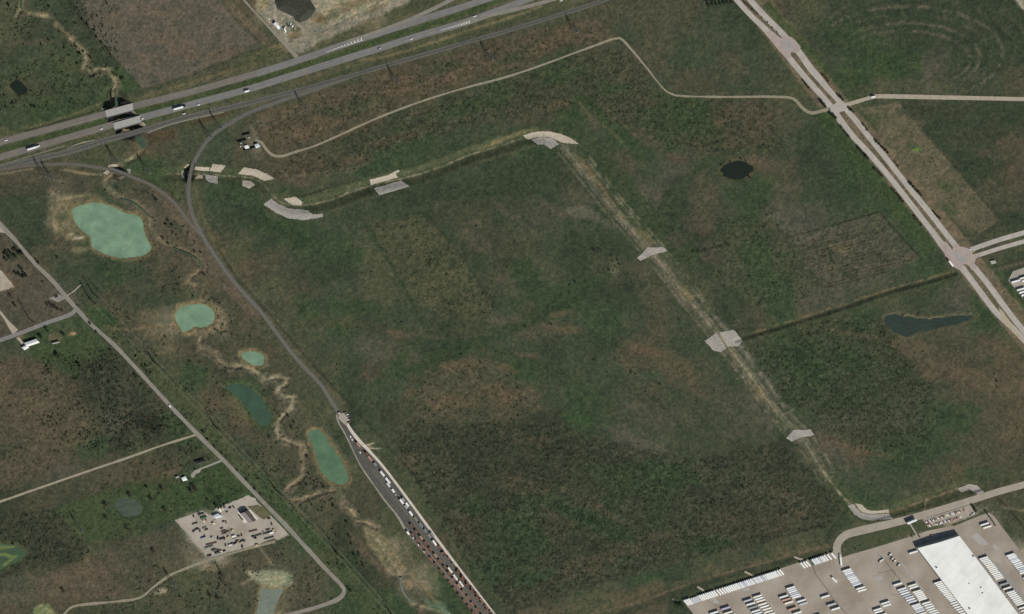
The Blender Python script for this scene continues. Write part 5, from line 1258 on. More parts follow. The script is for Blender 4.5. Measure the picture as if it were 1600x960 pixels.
for px, py, rz, lab, pt, kd in ((158,201.5,RH,'small white car on the highway west of the bridges','white','car'),(221,185.8,RH2,'white pickup at the east end of the southern highway bridge','white','pickup'),(309.5,163.8,RH2,'small white car on the highway ahead of a semi truck','white','car'),
    (592,76,RH2,'dark car with a pale roof on the highway south of the first painted gore','silver','pickup'),(642,61,RH2,'dark car on the highway between the two painted gores','white','car'),(741,25.5,RH2,'white car on the highway beyond the second painted gore','white','car'),(876,1,RH2,'white car on the exit ramp at the top edge','white','car'),(9,219.3,RH+math.pi,'white car on the westbound carriageway at the far west edge','white','car'),(287,177.8,RH2,'white pickup on the grass verge south of the highway','white','car')):
    car(px, py, rz, lab, pt, kd, 'car', 'vehicles on the highway', name='moving_car', z=0.25)
def box_truck(px, py, rz, lab, L=8.0, body='white', cab='white'):
    p = P(px, py, 2); root = empty('box_truck', (p.x, p.y, 0.2), rz); tag(root, lab, 'truck')
    d = MB(); d.box((-0.9, 0, 2.1), (L-2.4, 2.4, 2.6), 0); d.box((-0.9, 0, 3.43), (L-2.5, 2.3, 0.06), 0); d.obj('cargo_box', [PAINT[body]], root)
    d = MB(); d.box((L/2-1.15, 0, 1.5), (1.9, 2.1, 1.7), 0, taper=(0.75, 0.9)); d.box((L/2-0.55, 0, 1.9), (0.5, 1.8, 0.6), 1); d.obj('cab', [PAINT[cab], m_glass], root)
    for x in (-L*0.3, L*0.3):
        for y in (-1, 1):
            d = MB(); d.tube((x, y*0.8, 0.48), (x, y*1.15, 0.48), 0.48, n=12); d.obj('wheel', [m_tyre], root)
box_truck(385.5,142.3,RH2,'white box truck on the highway between two small white cars',9)
box_truck(1364,151.3,ang((1362,152),(1380,150.5)),'white box truck standing on the pale gravel road near the crossroads',8.5)
car(1514.5,389.8,ang((1514,391),(1560,375)),'white car entering the brick crossroads from the east','white','car','car',name='moving_car')
car(120,477.5,ang((104,465),(119,482)),'dark car at the bend where the side road leaves','black','car','car',name='moving_car')
car(265,634.5,ang((262,630),(307,677)),'white car halfway along the county road','white','van','van',name='parked_van')
car(88,463.5,0.3,'dark car on the grey gravel pad beside the county road','black','pickup','car')
# staff car park
cols = ['white','silver','black','white','red','grey','white','navy','silver','darkred','white','black','grey','white','tan']
def lotrow(a, c, n, skip, rowname, seed):
    r_ = random.Random(seed); k = 0
    for i in range(n):
        if i in skip: continue
        t = i/(n-1); px = a[0]+(c[0]-a[0])*t; py = a[1]+(c[1]-a[1])*t; pk = r_.choice(cols); kd = r_.choice(['car','car','pickup'])
        k += 1
        cn = {'darkred':'dark red','navy':'dark blue'}.get(pk, pk)
        car(px, py, RV+(math.pi if r_.random() < .5 else 0)+r_.uniform(-.04,.04), '%s %s, %s from the west in %s' % (cn, 'pickup' if kd == 'pickup' else 'car', ordw(k), rowname), pk, kd, 'pickup' if kd == 'pickup' else 'car', 'cars in the staff car park', z=0.3)
lotrow((1446.5,815),(1507.5,796),24,(21,),'the upper row of the car park',3)
lotrow((1452,821.5),(1500,807.5),19,(2,),'the lower row of the car park',4)
for px, py, pk, lab in ((1519.5,802,'white','white pickup alone at the east end of the car park'),(1516.5,804.5,'silver','silver pickup alone beside the trees at the car park end'),(1424,837.8,'darkred','dark red car parked left of the path to the warehouse'),(1435.5,837.6,'black','black car parked right of the path to the warehouse'),(1454.5,836,'red','bright red pickup parked before the warehouse front'),(1449.5,818.3,'red','bright red pickup at the west end of the car park')):
    car(px, py, RV if pk in ('darkred','black') else RU, lab, pk, 'pickup', 'pickup', 'cars near the warehouse front', z=0.3)

# ------------------------------------------------------------------ freight cars in the rail yard
def railcar(kind):
    mb = MB(); L = 11.2; Wd = 3.0
    for x in (-L*0.36, L*0.36):
        mb.box((x, 0, 0.75), (2.4, 2.0, 0.4), 1)
        for dx in (-0.8, 0.8):
            for y in (-0.75, 0.75): mb.tube((x+dx, y-0.07, 0.45), (x+dx, y+0.07, 0.45), 0.45, n=10, mi=1)
    if kind == 'gondola':
        mb.box((0, 0, 1.2), (L, Wd, 0.25), 0)
        for y in (-1, 1): mb.box((0, y*(Wd/2-0.08), 2.2), (L, 0.16, 1.9), 0)
        for x in (-1, 1): mb.box((x*(L/2-0.08), 0, 2.2), (0.16, Wd-0.34, 1.9), 0)
        for k in range(9): 
            for y in (-1, 1): mb.box((-L/2+0.7+k*(L-1.4)/8, y*(Wd/2+0.05), 2.2), (0.14, 0.1, 1.8), 0)
        mb.box((0, 0, 2.05), (L-0.5, Wd-0.4, 1.5), 2, taper=(0.9, 0.7))
    elif kind == 'boxcar':
        mb.box((0, 0, 2.6), (L, Wd, 2.8), 0); mb.box((0, 0, 4.08), (L, Wd, 0.16), 0, taper=(1, 0.7))
        for k in range(10): mb.box((-L/2+0.6+k*(L-1.2)/9, 0, 4.19), (0.12, Wd*0.8, 0.06), 0)
        for y in (-1, 1): mb.box((0, y*(Wd/2+0.04), 2.6), (2.4, 0.08, 2.5), 2)
    elif kind == 'tank':
        mb.tube((-L/2+0.3, 0, 2.5), (L/2-0.3, 0, 2.5), 1.45, n=18, mi=0); mb.tube((-L/2, 0, 2.5), (-L/2+0.3, 0, 2.5), 0.9, 1.45, n=18); mb.tube((L/2-0.3, 0, 2.5), (L/2, 0, 2.5), 1.45, 0.9, n=18)
        mb.tube((0, 0, 3.8), (0, 0, 4.3), 0.5, n=12, mi=0); mb.box((0, 0, 1.1), (L, 1.2, 0.3), 1)
    elif kind == 'hopper':
        mb.box((0, 0, 2.9), (L, Wd, 2.0), 0); mb.box((0, 0, 1.5), (L*0.62, Wd*0.8, 0.8), 0, taper=(1.35, 1.2)); mb.box((0, 0, 3.98), (L-0.3, Wd*0.7, 0.16), 0, taper=(1, 0.6))
        for k in range(4): mb.box((-L*0.36+k*L*0.24, 0, 4.1), (1.6, 0.7, 0.12), 2)
    else:
        mb.box((0, 0, 1.15), (L, Wd*0.95, 0.3), 0)
        for x in (-1, 1): mb.box((x*(L/2-0.15), 0, 1.9), (0.2, Wd*0.95, 1.3), 0)
    fill = {'gondola': mat('scrap_load', (128,90,70), 0.95, 0.45, 0.5, bump=0.6)}.get(kind, PAINT['steel'])
    return mb.mesh('freight_car', [PAINT['rust'], m_under, fill])
RC = {k: railcar(k) for k in ('gondola','boxcar','tank','hopper','flat')}
KN = {'gondola':'gondola car','boxcar':'boxcar','tank':'tank car','hopper':'covered hopper','flat':'flat car'}
CN = {'rust':'rust red','orange':'orange brown','tan':'tan','brown':'dark brown','olive':'olive grey','white':'white','cream':'cream white','teal':'blue grey','steel':'grey','yellow':'yellow','pink':'faded pink','black':'black','silver':'silver','grey':'light grey'}
def rcar(px, py, rz, kind, pk, lab, zz=3.0, sl=1.0, group='freight cars in the rail yard'):
    p = P(px, py, zz); return put('freight_car', RC[kind], (p.x, p.y, 0.42), rz, lab, 'freight car', group, PAINT[pk], (sl, 1, 1))
RY = ang((640,784),(700,866)); RY2 = ang((575,703),(640,784))
ylist = [(597,740,'hopper','white',1.0),(605.4,750.6,'hopper','white',1.1),(607.4,758.5,'flat','silver',0.95),(613.8,766.6,'boxcar','white',0.62),(618.8,774,'flat','steel',0.6),(627,783.4,'boxcar','white',0.85),(629.8,780.6,'hopper','grey',0.65),(635.7,788,'boxcar','white',0.7),(635,793,'flat','grey',0.8),(641.5,802,'boxcar','white',0.85),(649.3,810.8,'hopper','olive',0.85),(657,820.2,'hopper','teal',0.9),(664.4,829.2,'hopper','teal',0.8),(670.5,837,'hopper','steel',0.8),(674.5,834.5,'hopper','steel',0.7),(678.4,848,'boxcar','cream',0.95),
 (559.5,694.5,'boxcar','orange',0.85),(564.5,701,'flat','brown',0.8),(577.5,716,'boxcar','orange',0.9),(573,709.5,'gondola','brown',0.75),(587,726.5,'flat','steel',0.8)]
for i, (x, y, kd, pk, sl) in enumerate(ylist):
    rcar(x, y, RY2 if y < 760 else RY, kd, pk, '%s %s, %s of the loose cars along the white yard road, counted as they come north to south' % (CN[pk], KN[kd], ordw(i+1)) if False else '%s %s beside the white yard road, %s loose car from the north' % (CN[pk], KN[kd], ordw(i+1)), sl=sl)
for i, (x, y) in enumerate(((703,890.5),(711.2,901.8),(720.3,912))):
    rcar(x, y, RY, 'tank' if i < 2 else 'tank', 'cream', 'cream white tank car, %s from the north in the string of three long ones' % ordw(i+1), sl=1.12)
r_ = random.Random(11)
def train(x0, y0, x1, y1, n, kinds, rowname, ch=1.0, skip=()):
    rz = ang((x0, y0), (x1, y1))
    for i in range(n):
        if i in skip: continue
        t = i/(n-1); kd, pk = kinds[r_.randrange(len(kinds))]
        rcar(x0+(x1-x0)*t+r_.uniform(-.4,.4), y0+(y1-y0)*t+r_.uniform(-.4,.4), rz, kd, pk, '%s %s, %s from the north in %s' % (CN[pk], KN[kd], ordw(i+1), rowname), sl=0.72*ch)
gk = [('gondola','rust'),('gondola','orange'),('gondola','pink'),('gondola','orange'),('gondola','tan'),('gondola','rust'),('boxcar','orange'),('gondola','brown')]
train(636.5,826,762,986,18,gk,'the westernmost train',skip=(0,))
train(643,821,768,981,18,gk,'the train second from the west')
rcar(637,832.5,RY,'boxcar','white','short white boxcar at the head of the westernmost train',sl=0.6)
train(687,855,782,975,14,[('gondola','brown'),('gondola','black'),('gondola','tan'),('flat','brown'),('gondola','rust'),('hopper','steel')],'the eastern train along the white road')
train(692,866,776,973,12,[('gondola','brown'),('gondola','black'),('flat','steel'),('gondola','rust'),('flat','brown')],'the second train from the white road',skip=(1,2))
for i, (x, y, pk, lab) in enumerate(((644.5,839.6,'white','white pickup on the grey road west of the trains, uppermost of three'),(652.8,850.4,'white','white pickup on the grey road west of the trains, middle of three'),(661.2,860.8,'cream','cream pickup on the grey road west of the trains, lowest of three'),(546.5,681.5,'white','white van between the yard tracks near the narrow head of the yard'),(549,686,'white','white pickup just below the white van in the yard head'),(561.5,706,'white','white pickup on the west side of the dark yard ballast'),
   (529.5,643.5,'black','black pickup at the junction north of the rail yard'),(538.5,644,'black','dark pickup at the top of the cluster beside the yard junction'),(541.2,647.6,'white','white pickup, second in the cluster beside the yard junction'),(543.8,650,'navy','dark blue pickup, third in the cluster beside the yard junction'),(546,653.6,'black','black pickup, fourth in the cluster beside the yard junction'),(544.6,659.5,'brown','dark brown pickup at the foot of the junction pad'))):
    car(x, y, RY+(0.0 if i < 6 else 0.9), lab, pk, 'pickup', 'pickup', 'pickups round the rail yard', z=0.35)

# ------------------------------------------------------------------ the equipment yard
def yard_thing(name, px, py, rz, lab, cat, build, group='equipment in the gravel yard', z=0.14):
    p = P(px, py, z); root = empty(name, (p.x, p.y, z), rz); tag(root, lab, cat, group); build(root); return root
def container(root, L=6.1, pk='green'):
    d = MB(); d.box((0,0,1.35),(L,2.45,2.6),0)
    for k in range(int(L/0.6)):
        for y in (-1,1): d.box((-L/2+0.4+k*0.6, y*1.25, 1.35),(0.2,0.06,2.4),0)
    d.obj('body',[PAINT[pk]],root); d = MB()
    for y in (-0.6,0.6): d.box((L/2+0.03,y,1.35),(0.06,1.1,2.4),0)
    d.obj('door',[PAINT['steel']],root)
def excavator(root):
    d = MB()
    for y in (-1.1,1.1): d.box((0,y,0.45),(3.8,0.6,0.9),0,taper=(0.8,1))
    d.obj('track',[m_under],root)
    d = MB(); d.box((-0.5,0,1.6),(3.0,2.5,1.2),0); d.box((0.5,0.7,2.5),(1.4,1.0,1.2),0,taper=(.85,.9)); d.obj('cab',[PAINT['yellow']],root)
    d = MB(); d.tube((1,-.2,1.7),(4,-.2,4.2),.28,.22); d.tube((4,-.2,4.2),(6.2,-.2,2.0),.22,.16); d.box((6.3,-.2,1.4),(.9,1.1,.9),0,taper=(.7,1)); d.obj('boom',[PAINT['yellow']],root)
def flatload(root, L=9, pk='rust', n=5):
    d = MB()
    for k in range(n):
        for j in range(2): d.box((0,-1.0+k*2.0/(n-1),0.3+j*0.5),(L*(0.9+0.1*((k+j)%2)),0.32,0.42),0)
    for x in (-L*.3,L*.3): d.box((x,0,.05),(.25,2.6,.1),1)
    d.obj('beams',[PAINT[pk], m_under],root)
def machine(root, pk='yellow'):
    d = MB(); d.box((0,0,1.1),(3.6,1.9,1.0),0,taper=(.9,.9)); d.box((-.5,0,2.0),(1.4,1.5,1.1),1,taper=(.8,.85)); d.obj('body',[PAINT[pk],m_glass],root)
    for x in (-1.2,1.2):
        for y in (-1,1):
            d = MB(); d.tube((x,y*.75,.6),(x,y*1.2,.6),.6,n=12); d.obj('wheel',[m_tyre],root)
    d = MB(); d.box((2.4,0,.6),(.7,2.3,.9),0,taper=(.5,1)); d.obj('bucket',[PAINT['steel']],root)
def tanker(root, pk='white'):
    d = MB(); d.tube((-2.2,0,1.6),(2.0,0,1.6),.95,n=16); d.obj('tank',[PAINT[pk]],root)
    d = MB(); d.box((0,0,.75),(5,1,.25)); d.obj('frame',[m_under],root)
    for x in (-1.6,1.6):
        for y in (-1,1):
            d = MB(); d.tube((x,y*.7,.45),(x,y*1.1,.45),.45,n=12); d.obj('wheel',[m_tyre],root)
K = lambda x, y: (300+x/10, 780+y/10)
# containers
for (x, y, L, pk, lab) in ((140,235,10,'olive','long green shipping container, upper of two near the yard fence corner'),(175,285,10,'green','long green shipping container, lower of two near the yard fence corner'),(430,165,6,'white','white shipping container at the north fence of the equipment yard'),(470,150,6,'tan','tan shipping container east of a white one at the north fence'),(520,145,6,'grey','light grey shipping container at the north fence, nearest the barn'),(640,575,6,'white','white shipping container in the middle of the equipment yard'),(655,600,5,'olive','low olive shipping container below the white one in mid yard'),(170,605,7,'grey','pale shipping container among dark equipment on the west side of the yard'),(1230,520,6,'white','white shipping container by the eastern equipment rows'),(395,830,9,'black','long dark shipping container at the south fence of the yard'),(440,810,5,'tan','pale shipping container at the south fence of the yard'),(1000,715,4,'tan','small pale shipping container outside the south gate of the yard')):
    q = K(x, y); yard_thing('shipping_container', q[0], q[1], (RV if y < 170 else RU), lab, 'container', lambda r, L=L, pk=pk: container(r, L, pk), 'shipping containers in the gravel yard')
for (x, y, lab) in ((560,585,'yellow excavator with raised boom amid the middle row'),(620,480,'yellow excavator beside the stacked beams'),(1270,480,'yellow excavator at the east end of the equipment yard'),(320,370,'yellow excavator alone west of the blue shed')):
    q = K(x, y); yard_thing('excavator', q[0], q[1], random.uniform(0, 6), lab, 'excavator', excavator, 'excavators in the gravel yard')
bl = [(40,375,9,'west edge'),(190,440,7,'west middle'),(60,470,9,'far west row'),(220,470,6,'west middle, lower'),(490,490,8,'centre, top of four'),(510,510,9,'centre, second of four'),(540,500,9,'centre, third of four'),(500,530,8,'centre, lowest of four'),(460,450,5,'above the centre group'),(950,490,14,'long single row before the barn'),(1030,555,12,'eastern long row'),(1140,530,8,'eastern group'),(1180,470,7,'eastern group, top'),(300,690,18,'long western row'),(260,740,14,'green-edged western row'),(1200,600,16,'shelf along the south fence'),(330,780,8,'southwest row'),(350,800,7,'southwest row, lower')]
for (x, y, L, lab) in bl:
    q = K(x, y); pk = random.choice(['brown','brown','black','black','olive']) if 'green' not in lab else 'green'
    yard_thing('beam_stack', q[0], q[1], RU+random.uniform(-.04,.04), 'stack of long steel beams in the gravel yard, %s' % lab, 'beam stack', lambda r, L=L, pk=pk: flatload(r, L, pk), 'steel beam stacks in the gravel yard')
ml = [(490,350,'orange'),(530,360,'tan'),(300,590,'silver'),(195,580,'black'),(440,620,'brown'),(470,610,'black'),(500,610,'black'),(400,605,'black'),(720,575,'brown'),(770,560,'brown'),(690,660,'black'),(720,650,'tan'),(750,660,'black'),(790,640,'black'),(810,650,'olive'),(660,690,'black'),(620,690,'rust'),(580,710,'white'),(520,715,'brown'),(950,580,'black'),(985,605,'black'),(1110,520,'tan'),(1190,515,'olive'),(1215,515,'black'),(1240,385,'black'),(1200,300,'brown'),(780,735,'black'),(120,490,'brown'),(20,500,'brown'),(80,460,'black'),(400,790,'rust'),(280,875,'black'),(250,880,'brown'),(500,805,'black'),(540,190,'black'),(590,130,'black'),(500,80,'black'),(100,190,'olive'),(20,260,'black')]
NEARW = [(480,355,'south of the blue shed'),(200,585,'on the west side'),(450,612,'in the middle row'),(740,568,'right of the white container'),(740,655,'in the dark tight row'),(560,705,'at the front of the dark tight row'),(970,592,'at the west end of the eastern row'),(1180,515,'in the eastern row'),(1220,340,'near the road east of the barn'),(780,735,'at the south fence'),(70,480,'on the far west row'),(330,800,'in the southwest corner'),(540,130,'at the north fence'),(60,225,'in the northwest corner')]
cnt = {}
for (x, y, pk) in ml:
    where = min(NEARW, key=lambda a: (a[0]-x)**2+(a[1]-y)**2)[2]; cnt[where] = cnt.get(where, 0)+1
    q = K(x, y); cn = {'black':'black','brown':'dark brown','rust':'rusty red','olive':'olive','orange':'orange','white':'white','tan':'tan','silver':'silver'}[pk]
    if (x*7+y) % 3: yard_thing('wheel_loader', q[0], q[1], RU+random.choice((0,1.57,0.3)), '%s wheel loader %s, %s there' % (cn, where, ordw(cnt[where])), 'loader', lambda r, pk=pk: machine(r, pk), 'loaders in the gravel yard')
    else: yard_thing('tank_trailer', q[0], q[1], RU+random.choice((0,1.2,0.3)), '%s tank trailer %s, %s there' % (cn, where, ordw(cnt[where])), 'tank trailer', lambda r, pk=pk: tanker(r, pk), 'tank trailers in the gravel yard')
for (x, y, pk, lab) in ((330,385,'white','white pickup in the open middle of the equipment yard'),(175,335,'cream','cream pickup below the green containers'),(215,325,'orange','orange pickup below the green containers'),(590,715,'white','white pickup before the dark tight row'),(740,260,'black','black pickup on the pale slab beside the barn'),(775,305,'black','dark pickup lower on the pale slab beside the barn'),(620,490,'white','white pickup beside the centre beam stacks'),(645,120,'black','dark pickup on the upper gravel lot'),(1010,710,'black','black pickup outside the south gate')):
    q = K(x, y); car(q[0], q[1], RV if y < 340 else RU, lab, pk, 'pickup', 'pickup', 'pickups in the equipment yard')
# yard fence
m_wire = mat('fence_steel', (150,150,142), 0.7, 0.1, 1.0)
def fence(pts, lab, h=2.0, gap=6.0):
    c = G(*pts[0]); root = empty('wire_fence', (c.x, c.y, 0)); tag(root, lab, 'fence')
    rail = MB(); k = 0
    for a, b2 in zip(pts[:-1], pts[1:]):
        pa, pb = P(*a), P(*b2); L = (pb-pa).length; n = max(1, int(L/gap)); d = (pb-pa)/n
        for z in (0.4, 1.0, 1.6, h): rail.tube((pa.x-c.x, pa.y-c.y, z), (pb.x-c.x, pb.y-c.y, z), 0.06, n=4)
        for i in range(n):
            if k < 95:
                q = pa+d*i; m = MB(); m.tube((q.x-c.x, q.y-c.y, -0.4), (q.x-c.x, q.y-c.y, h+0.1), 0.1, n=6); m.obj('post', [m_wire], root); k += 1
    rail.obj('wire_panel', [m_wire], root)
fence([(316,797.5),(272,812.5),(300,842),(325,872.5),(380,858)], 'pale wire fence round the west side of the equipment yard')
fence([(433,844.5),(452,836),(424,806)], 'pale wire fence at the east corner of the equipment yard')
# quarry plant
for (x, y, lab, pk) in ((420.5,30.5,'small white quarry van west of the long white building','white'),(453.5,38.5,'upper white pickup right of the quarry road','white'),(455.5,42,'lower white pickup right of the quarry road','cream'),(460.5,46,'tan pickup farthest right of the quarry road','tan'),(443.5,43.5,'white quarry pickup on the pale track','white'),(464,46.5,'orange pickup beside the quarry bank','orange'),(449,39,'dark pickup left of two white ones in the quarry','black')):
    car(x, y, random.uniform(0, 3), lab, pk, 'pickup', 'pickup', 'pickups in the quarry', sc=(1.1,1.1,1.1))
box_truck(445,47.5,ang((443,42),(446,50)),'white quarry truck on the dusty pale track',8)

# ------------------------------------------------------------------ pylons, poles and their wires
m_galv = mat('galvanised_steel', (132,134,126), 0.6, 0.08, 0.6)
m_rustpole = mat('weathered_steel', (52,46,40), 0.8, 0.1, 0.6)
m_glint_cable = mat('power_cable', (140,146,122), 0.5, 0.05, 0.6)  # pale colour paints in the sun's glint along the wires
def lattice(hh=26.0, w0=5.5):
    mb = MB(); lv = [0, 7, 13, 18, 22, hh]; ws = [w0, 3.8, 2.6, 1.8, 1.4, 1.0]
    cs = [[(sx*w/2, sy*w/2, z) for sx, sy in ((-1,-1),(1,-1),(1,1),(-1,1))] for z, w in zip(lv, ws)]
    for a, b2 in zip(cs[:-1], cs[1:]):
        for i in range(4):
            j = (i+1) % 4
            mb.tube(a[i], b2[i], 0.16, n=4); mb.tube(a[i], b2[j], 0.09, n=4); mb.tube(a[j], b2[i], 0.09, n=4); mb.tube(b2[i], b2[j], 0.09, n=4)
    arms = MB()
    for z in (18.5, 22.0, 25.5):
        for sgn in (-1, 1):
            tip = (0, sgn*5.0, z); 
            for x in (-0.7, 0.7): arms.tube((x, sgn*0.6, z-0.3), tip, 0.1, n=4); arms.tube((x, sgn*0.6, z+0.9), tip, 0.09, n=4)
    ins = MB()
    for z in (18.5, 22.0, 25.5):
        for sgn in (-1, 1): ins.tube((0, sgn*5.0, z), (0, sgn*5.0, z-1.6), 0.14, n=6)
    return mb.mesh('lattice', [m_galv]), arms.mesh('crossarm', [m_galv]), ins.mesh('insulator', [m_under])
LT = lattice()
def place_parts(root, parts):
    for nm, me_ in parts:
        o = bpy.data.objects.new(nm, me_); COL.objects.link(o); o.parent = root
RT = ang((470,164),(614,121))
LATS = [((471,164),'lattice pylon beside the railway, nearest the curved spur',RT),((614.5,122),'lattice pylon between railway and dirt road, second from the spur',RT),((760.5,86),'lattice pylon between railway and dirt road, third from the spur',RT),((893.5,44),'lattice pylon between railway and dirt road, nearest the road corner',RT),
 ((338,194),'lattice pylon between the railway and the start of the curved spur',RT),((322,208),'lattice pylon inside the wye beside the curved spur',RT),((176.5,247),'lattice pylon by the small creek north of the wye bridge',RT),((226,263),'lattice pylon on the green grass inside the wye',RT),((63.5,268),'left of two lattice pylons south of the western wye track',RT),((75.5,273),'right of two lattice pylons south of the western wye track',RT),
 ((121,822),'lattice pylon in the brown pasture west of the round pond',RT),((266,907),'lattice pylon beside the bend of the farm track',RT)]
for (q, lab, rz) in LATS:
    p = G(*q); root = empty('lattice_pylon', (p.x, p.y, p.z-0.2), rz); tag(root, lab, 'pylon', 'lattice pylons'); place_parts(root, (('lattice', LT[0]), ('crossarm', LT[1]), ('insulator', LT[2])))
def pole_mesh(hh=35.0):
    mb = MB(); mb.tube((0,0,0),(0,0,hh),0.85,0.4,n=12)
    ar = MB()
    for z in (hh-12, hh-7.5, hh-3):
        for sgn in (-1,1): ar.tube((0,sgn*0.4,z),(0,sgn*3.6,z+0.7),0.2,0.12,n=6)
    return mb.mesh('pole',[m_rustpole]), ar.mesh('crossarm',[m_rustpole])
PM = pole_mesh()
RP = ang((143,457),(429,764))
POLES = [((143.7,457),'right of two tall steel poles near the big green pond'),((139,466),'left of two tall steel poles near the big green pond'),((237.5,562.5),'tall steel pole in the grass corridor, nearest the second pond'),((334,664),'tall steel pole in the grass corridor beside the mossy pond'),((429,764),'tall steel pole where the creek loops near the county road'),((524,862.5),'tall steel pole beside the sandy creek bed'),((612,962),'tall steel pole at the bottom edge by the creek'),((44,496),'lone tall steel pole in the brown field north of the side road')]
for (q, lab) in POLES:
    p = G(*q); root = empty('power_pole', (p.x, p.y, p.z-0.2), RP); tag(root, lab, 'power pole', 'tall steel power poles'); place_parts(root, (('pole', PM[0]), ('crossarm', PM[1])))
m_dull = mat('weathered_cable', (84,88,76), 0.8, 0.05, 0.6)
def wires(bases, hs, offs, rz, lab, r=0.05, m=None, cat='power cable'):
    mb = MB(); o2 = Vector((-math.sin(rz), math.cos(rz), 0))
    for h_, of in zip(hs, offs):
        pts = [P(*b_)+o2*of+Vector((0,0,h_)) for b_ in bases]
        for a, c in zip(pts[:-1], pts[1:]):
            pv = None
            for k in range(11):
                t = k/10; q = a.lerp(c, t); q.z -= 4*3.0*t*(1-t)
                if pv is not None: mb.tube(pv, q, r, n=4, caps=False)
                pv = q
    tag(mb.obj('power_cable', [m or m_glint_cable]), lab, cat, 'power cables')
pb = [POLES[i][0] for i in (2,3,4,5,6)]+[(700,1055)]
wires([POLES[0][0]]+pb, (23.7,28.2,32.7), (3.5,3.5,3.5), RP, 'pale power cables on the creek side of the tall steel poles')
wires([POLES[1][0]]+pb, (23.7,28.2,32.7), (-3.5,-3.5,-3.5), RP, 'pale power cables on the road side of the tall steel poles')
lb = [(75.5,273),(226,263),(322,208),(471,164),(614.5,122),(760.5,86),(893.5,44),(1040,2),(1180,-40)]
wires(lb[2:], (16.9,20.4,23.9), (5,5,5), RT, 'thin cables on the highway side of the lattice pylons', 0.025, m_dull)
wires(lb[2:], (16.9,20.4,23.9), (-5,-5,-5), RT, 'thin cables on the field side of the lattice pylons', 0.025, m_dull)
# wooden roadside poles of the railway
m_wood = mat('weathered_wood', (70,62,52), 0.9, 0.15, 0.8)
mb = MB(); mb.tube((0,0,0),(0,0,8.5),0.16,0.11,n=8); mb.box((0,0,7.8),(0.12,2.2,0.14)); UP = mb.mesh('utility_pole',[m_wood])
for i, q in enumerate([(130,232),(335,184)]+[(1188+0,760)][:0]):
    p = G(*q); put('utility_pole', UP, p, 0.3, ('thin wooden pole on the railway verge west of the bridges','thin wooden pole on the railway verge near the marsh')[i], 'utility pole', 'wooden poles by the railway')
for i in range(7):
    q = (100+i*68+8, 462+i*80-3) if i < 5 else (455+(i-5)*60, 838+(i-5)*62)
    p = G(*q); put('utility_pole', UP, p, RP, 'wooden roadside pole, %s from the north along the county road' % ordw(i+1), 'utility pole', 'wooden poles along the county road')

# ------------------------------------------------------------------ trees
m_bark = mat('tree_bark', (74,64,54), 0.95, 0.2, 0.8)
m_leafd = mat('evergreen_leaves', (56,67,46), 0.9, 0.25, 0.9)
m_leafm = mat('mid_green_leaves', (64,78,52), 0.9, 0.25, 0.9)
m_leafo = mat('olive_leaves', (78,82,58), 0.9, 0.25, 0.9)
m_twig = mat('bare_twigs', (88,78,68), 0.95, 0.25, 0.9)
def tree_mesh(seed, R, h, leaf, n, bare=False):
    r = random.Random(seed); tk = MB(); cr = MB()
    top = h*0.55; tk.tube((0,0,0),(r.uniform(-.2,.2),r.uniform(-.2,.2),top),0.05*h*.6,0.02*h,n=7)
    tips = []
    for k in range(9 if bare else 6):
        a = k*2.4+r.uniform(-.4,.4); z0 = top*r.uniform(.45,.95); e = r.uniform(.5,.95)
        p1 = (R*e*math.cos(a), R*e*math.sin(a), z0+(h-z0)*r.uniform(.35,.8)); tk.tube((0,0,z0),p1,0.018*h,0.006*h,n=5); tips.append(Vector(p1))
    if bare:
        for t in tips:
            for k in range(16):
                d = Vector((r.gauss(0,1),r.gauss(0,1),r.gauss(.6,.8))).normalized()*R*r.uniform(.3,.6); s_ = t*r.uniform(.45,1)
                cr.tube(s_, s_+d, 0.09, 0.04, n=3, caps=False)
                for j in range(2):
                    d2 = Vector((r.gauss(0,1),r.gauss(0,1),r.gauss(.3,.8))).normalized()*R*.3; cr.tube(s_+d*.7, s_+d*.7+d2, 0.05, 0.03, n=3, caps=False)
    else:
        lobes = [(Vector((r.uniform(-.5,.5)*R, r.uniform(-.5,.5)*R, h*r.uniform(.5,.8))), R*r.uniform(.4,.7)) for _ in range(8)]+[(Vector((0,0,h*.68)), R*.7)]
        for k in range(n):
            c, q = lobes[r.randrange(len(lobes))]
            d = Vector((r.gauss(0,1),r.gauss(0,1),r.gauss(0,.8))).normalized()*q*(r.random()**.35); p = c+d
            nrm = (d.normalized()+Vector((r.gauss(0,.6),r.gauss(0,.6),r.gauss(.3,.6)))).normalized(); t = nrm.orthogonal().normalized(); b2 = nrm.cross(t)
            s_ = leaf*r.uniform(.6,1.3)
            cr.poly([p+t*s_, p+b2*s_*.7, p-t*s_, p-b2*s_*.7], 0)
    return tk, cr
TREES = {}
for kind, ml_, specs in (('evergreen', m_leafd, [(1,2.6,5.5),(2,3.0,6.2),(3,2.3,5.0)]), ('green', m_leafm, [(4,2.8,5.2),(5,3.4,6.0)]), ('olive', m_leafo, [(6,2.2,4.0),(7,2.8,4.6)]), ('bare', m_twig, [(8,3.4,6.5),(9,3.0,5.6)])):
    TREES[kind] = []
    for sd_, R_, h_ in specs:
        tk, cr = tree_mesh(sd_, R_, h_, 0.55, 260, kind == 'bare'); TREES[kind].append((tk.mesh('trunk', [m_bark]), cr.mesh('crown', [ml_])))
ADJ = {'evergreen': 'dark evergreen tree', 'green': 'bushy green tree', 'olive': 'olive scrubby tree', 'bare': 'bare grey tree'}
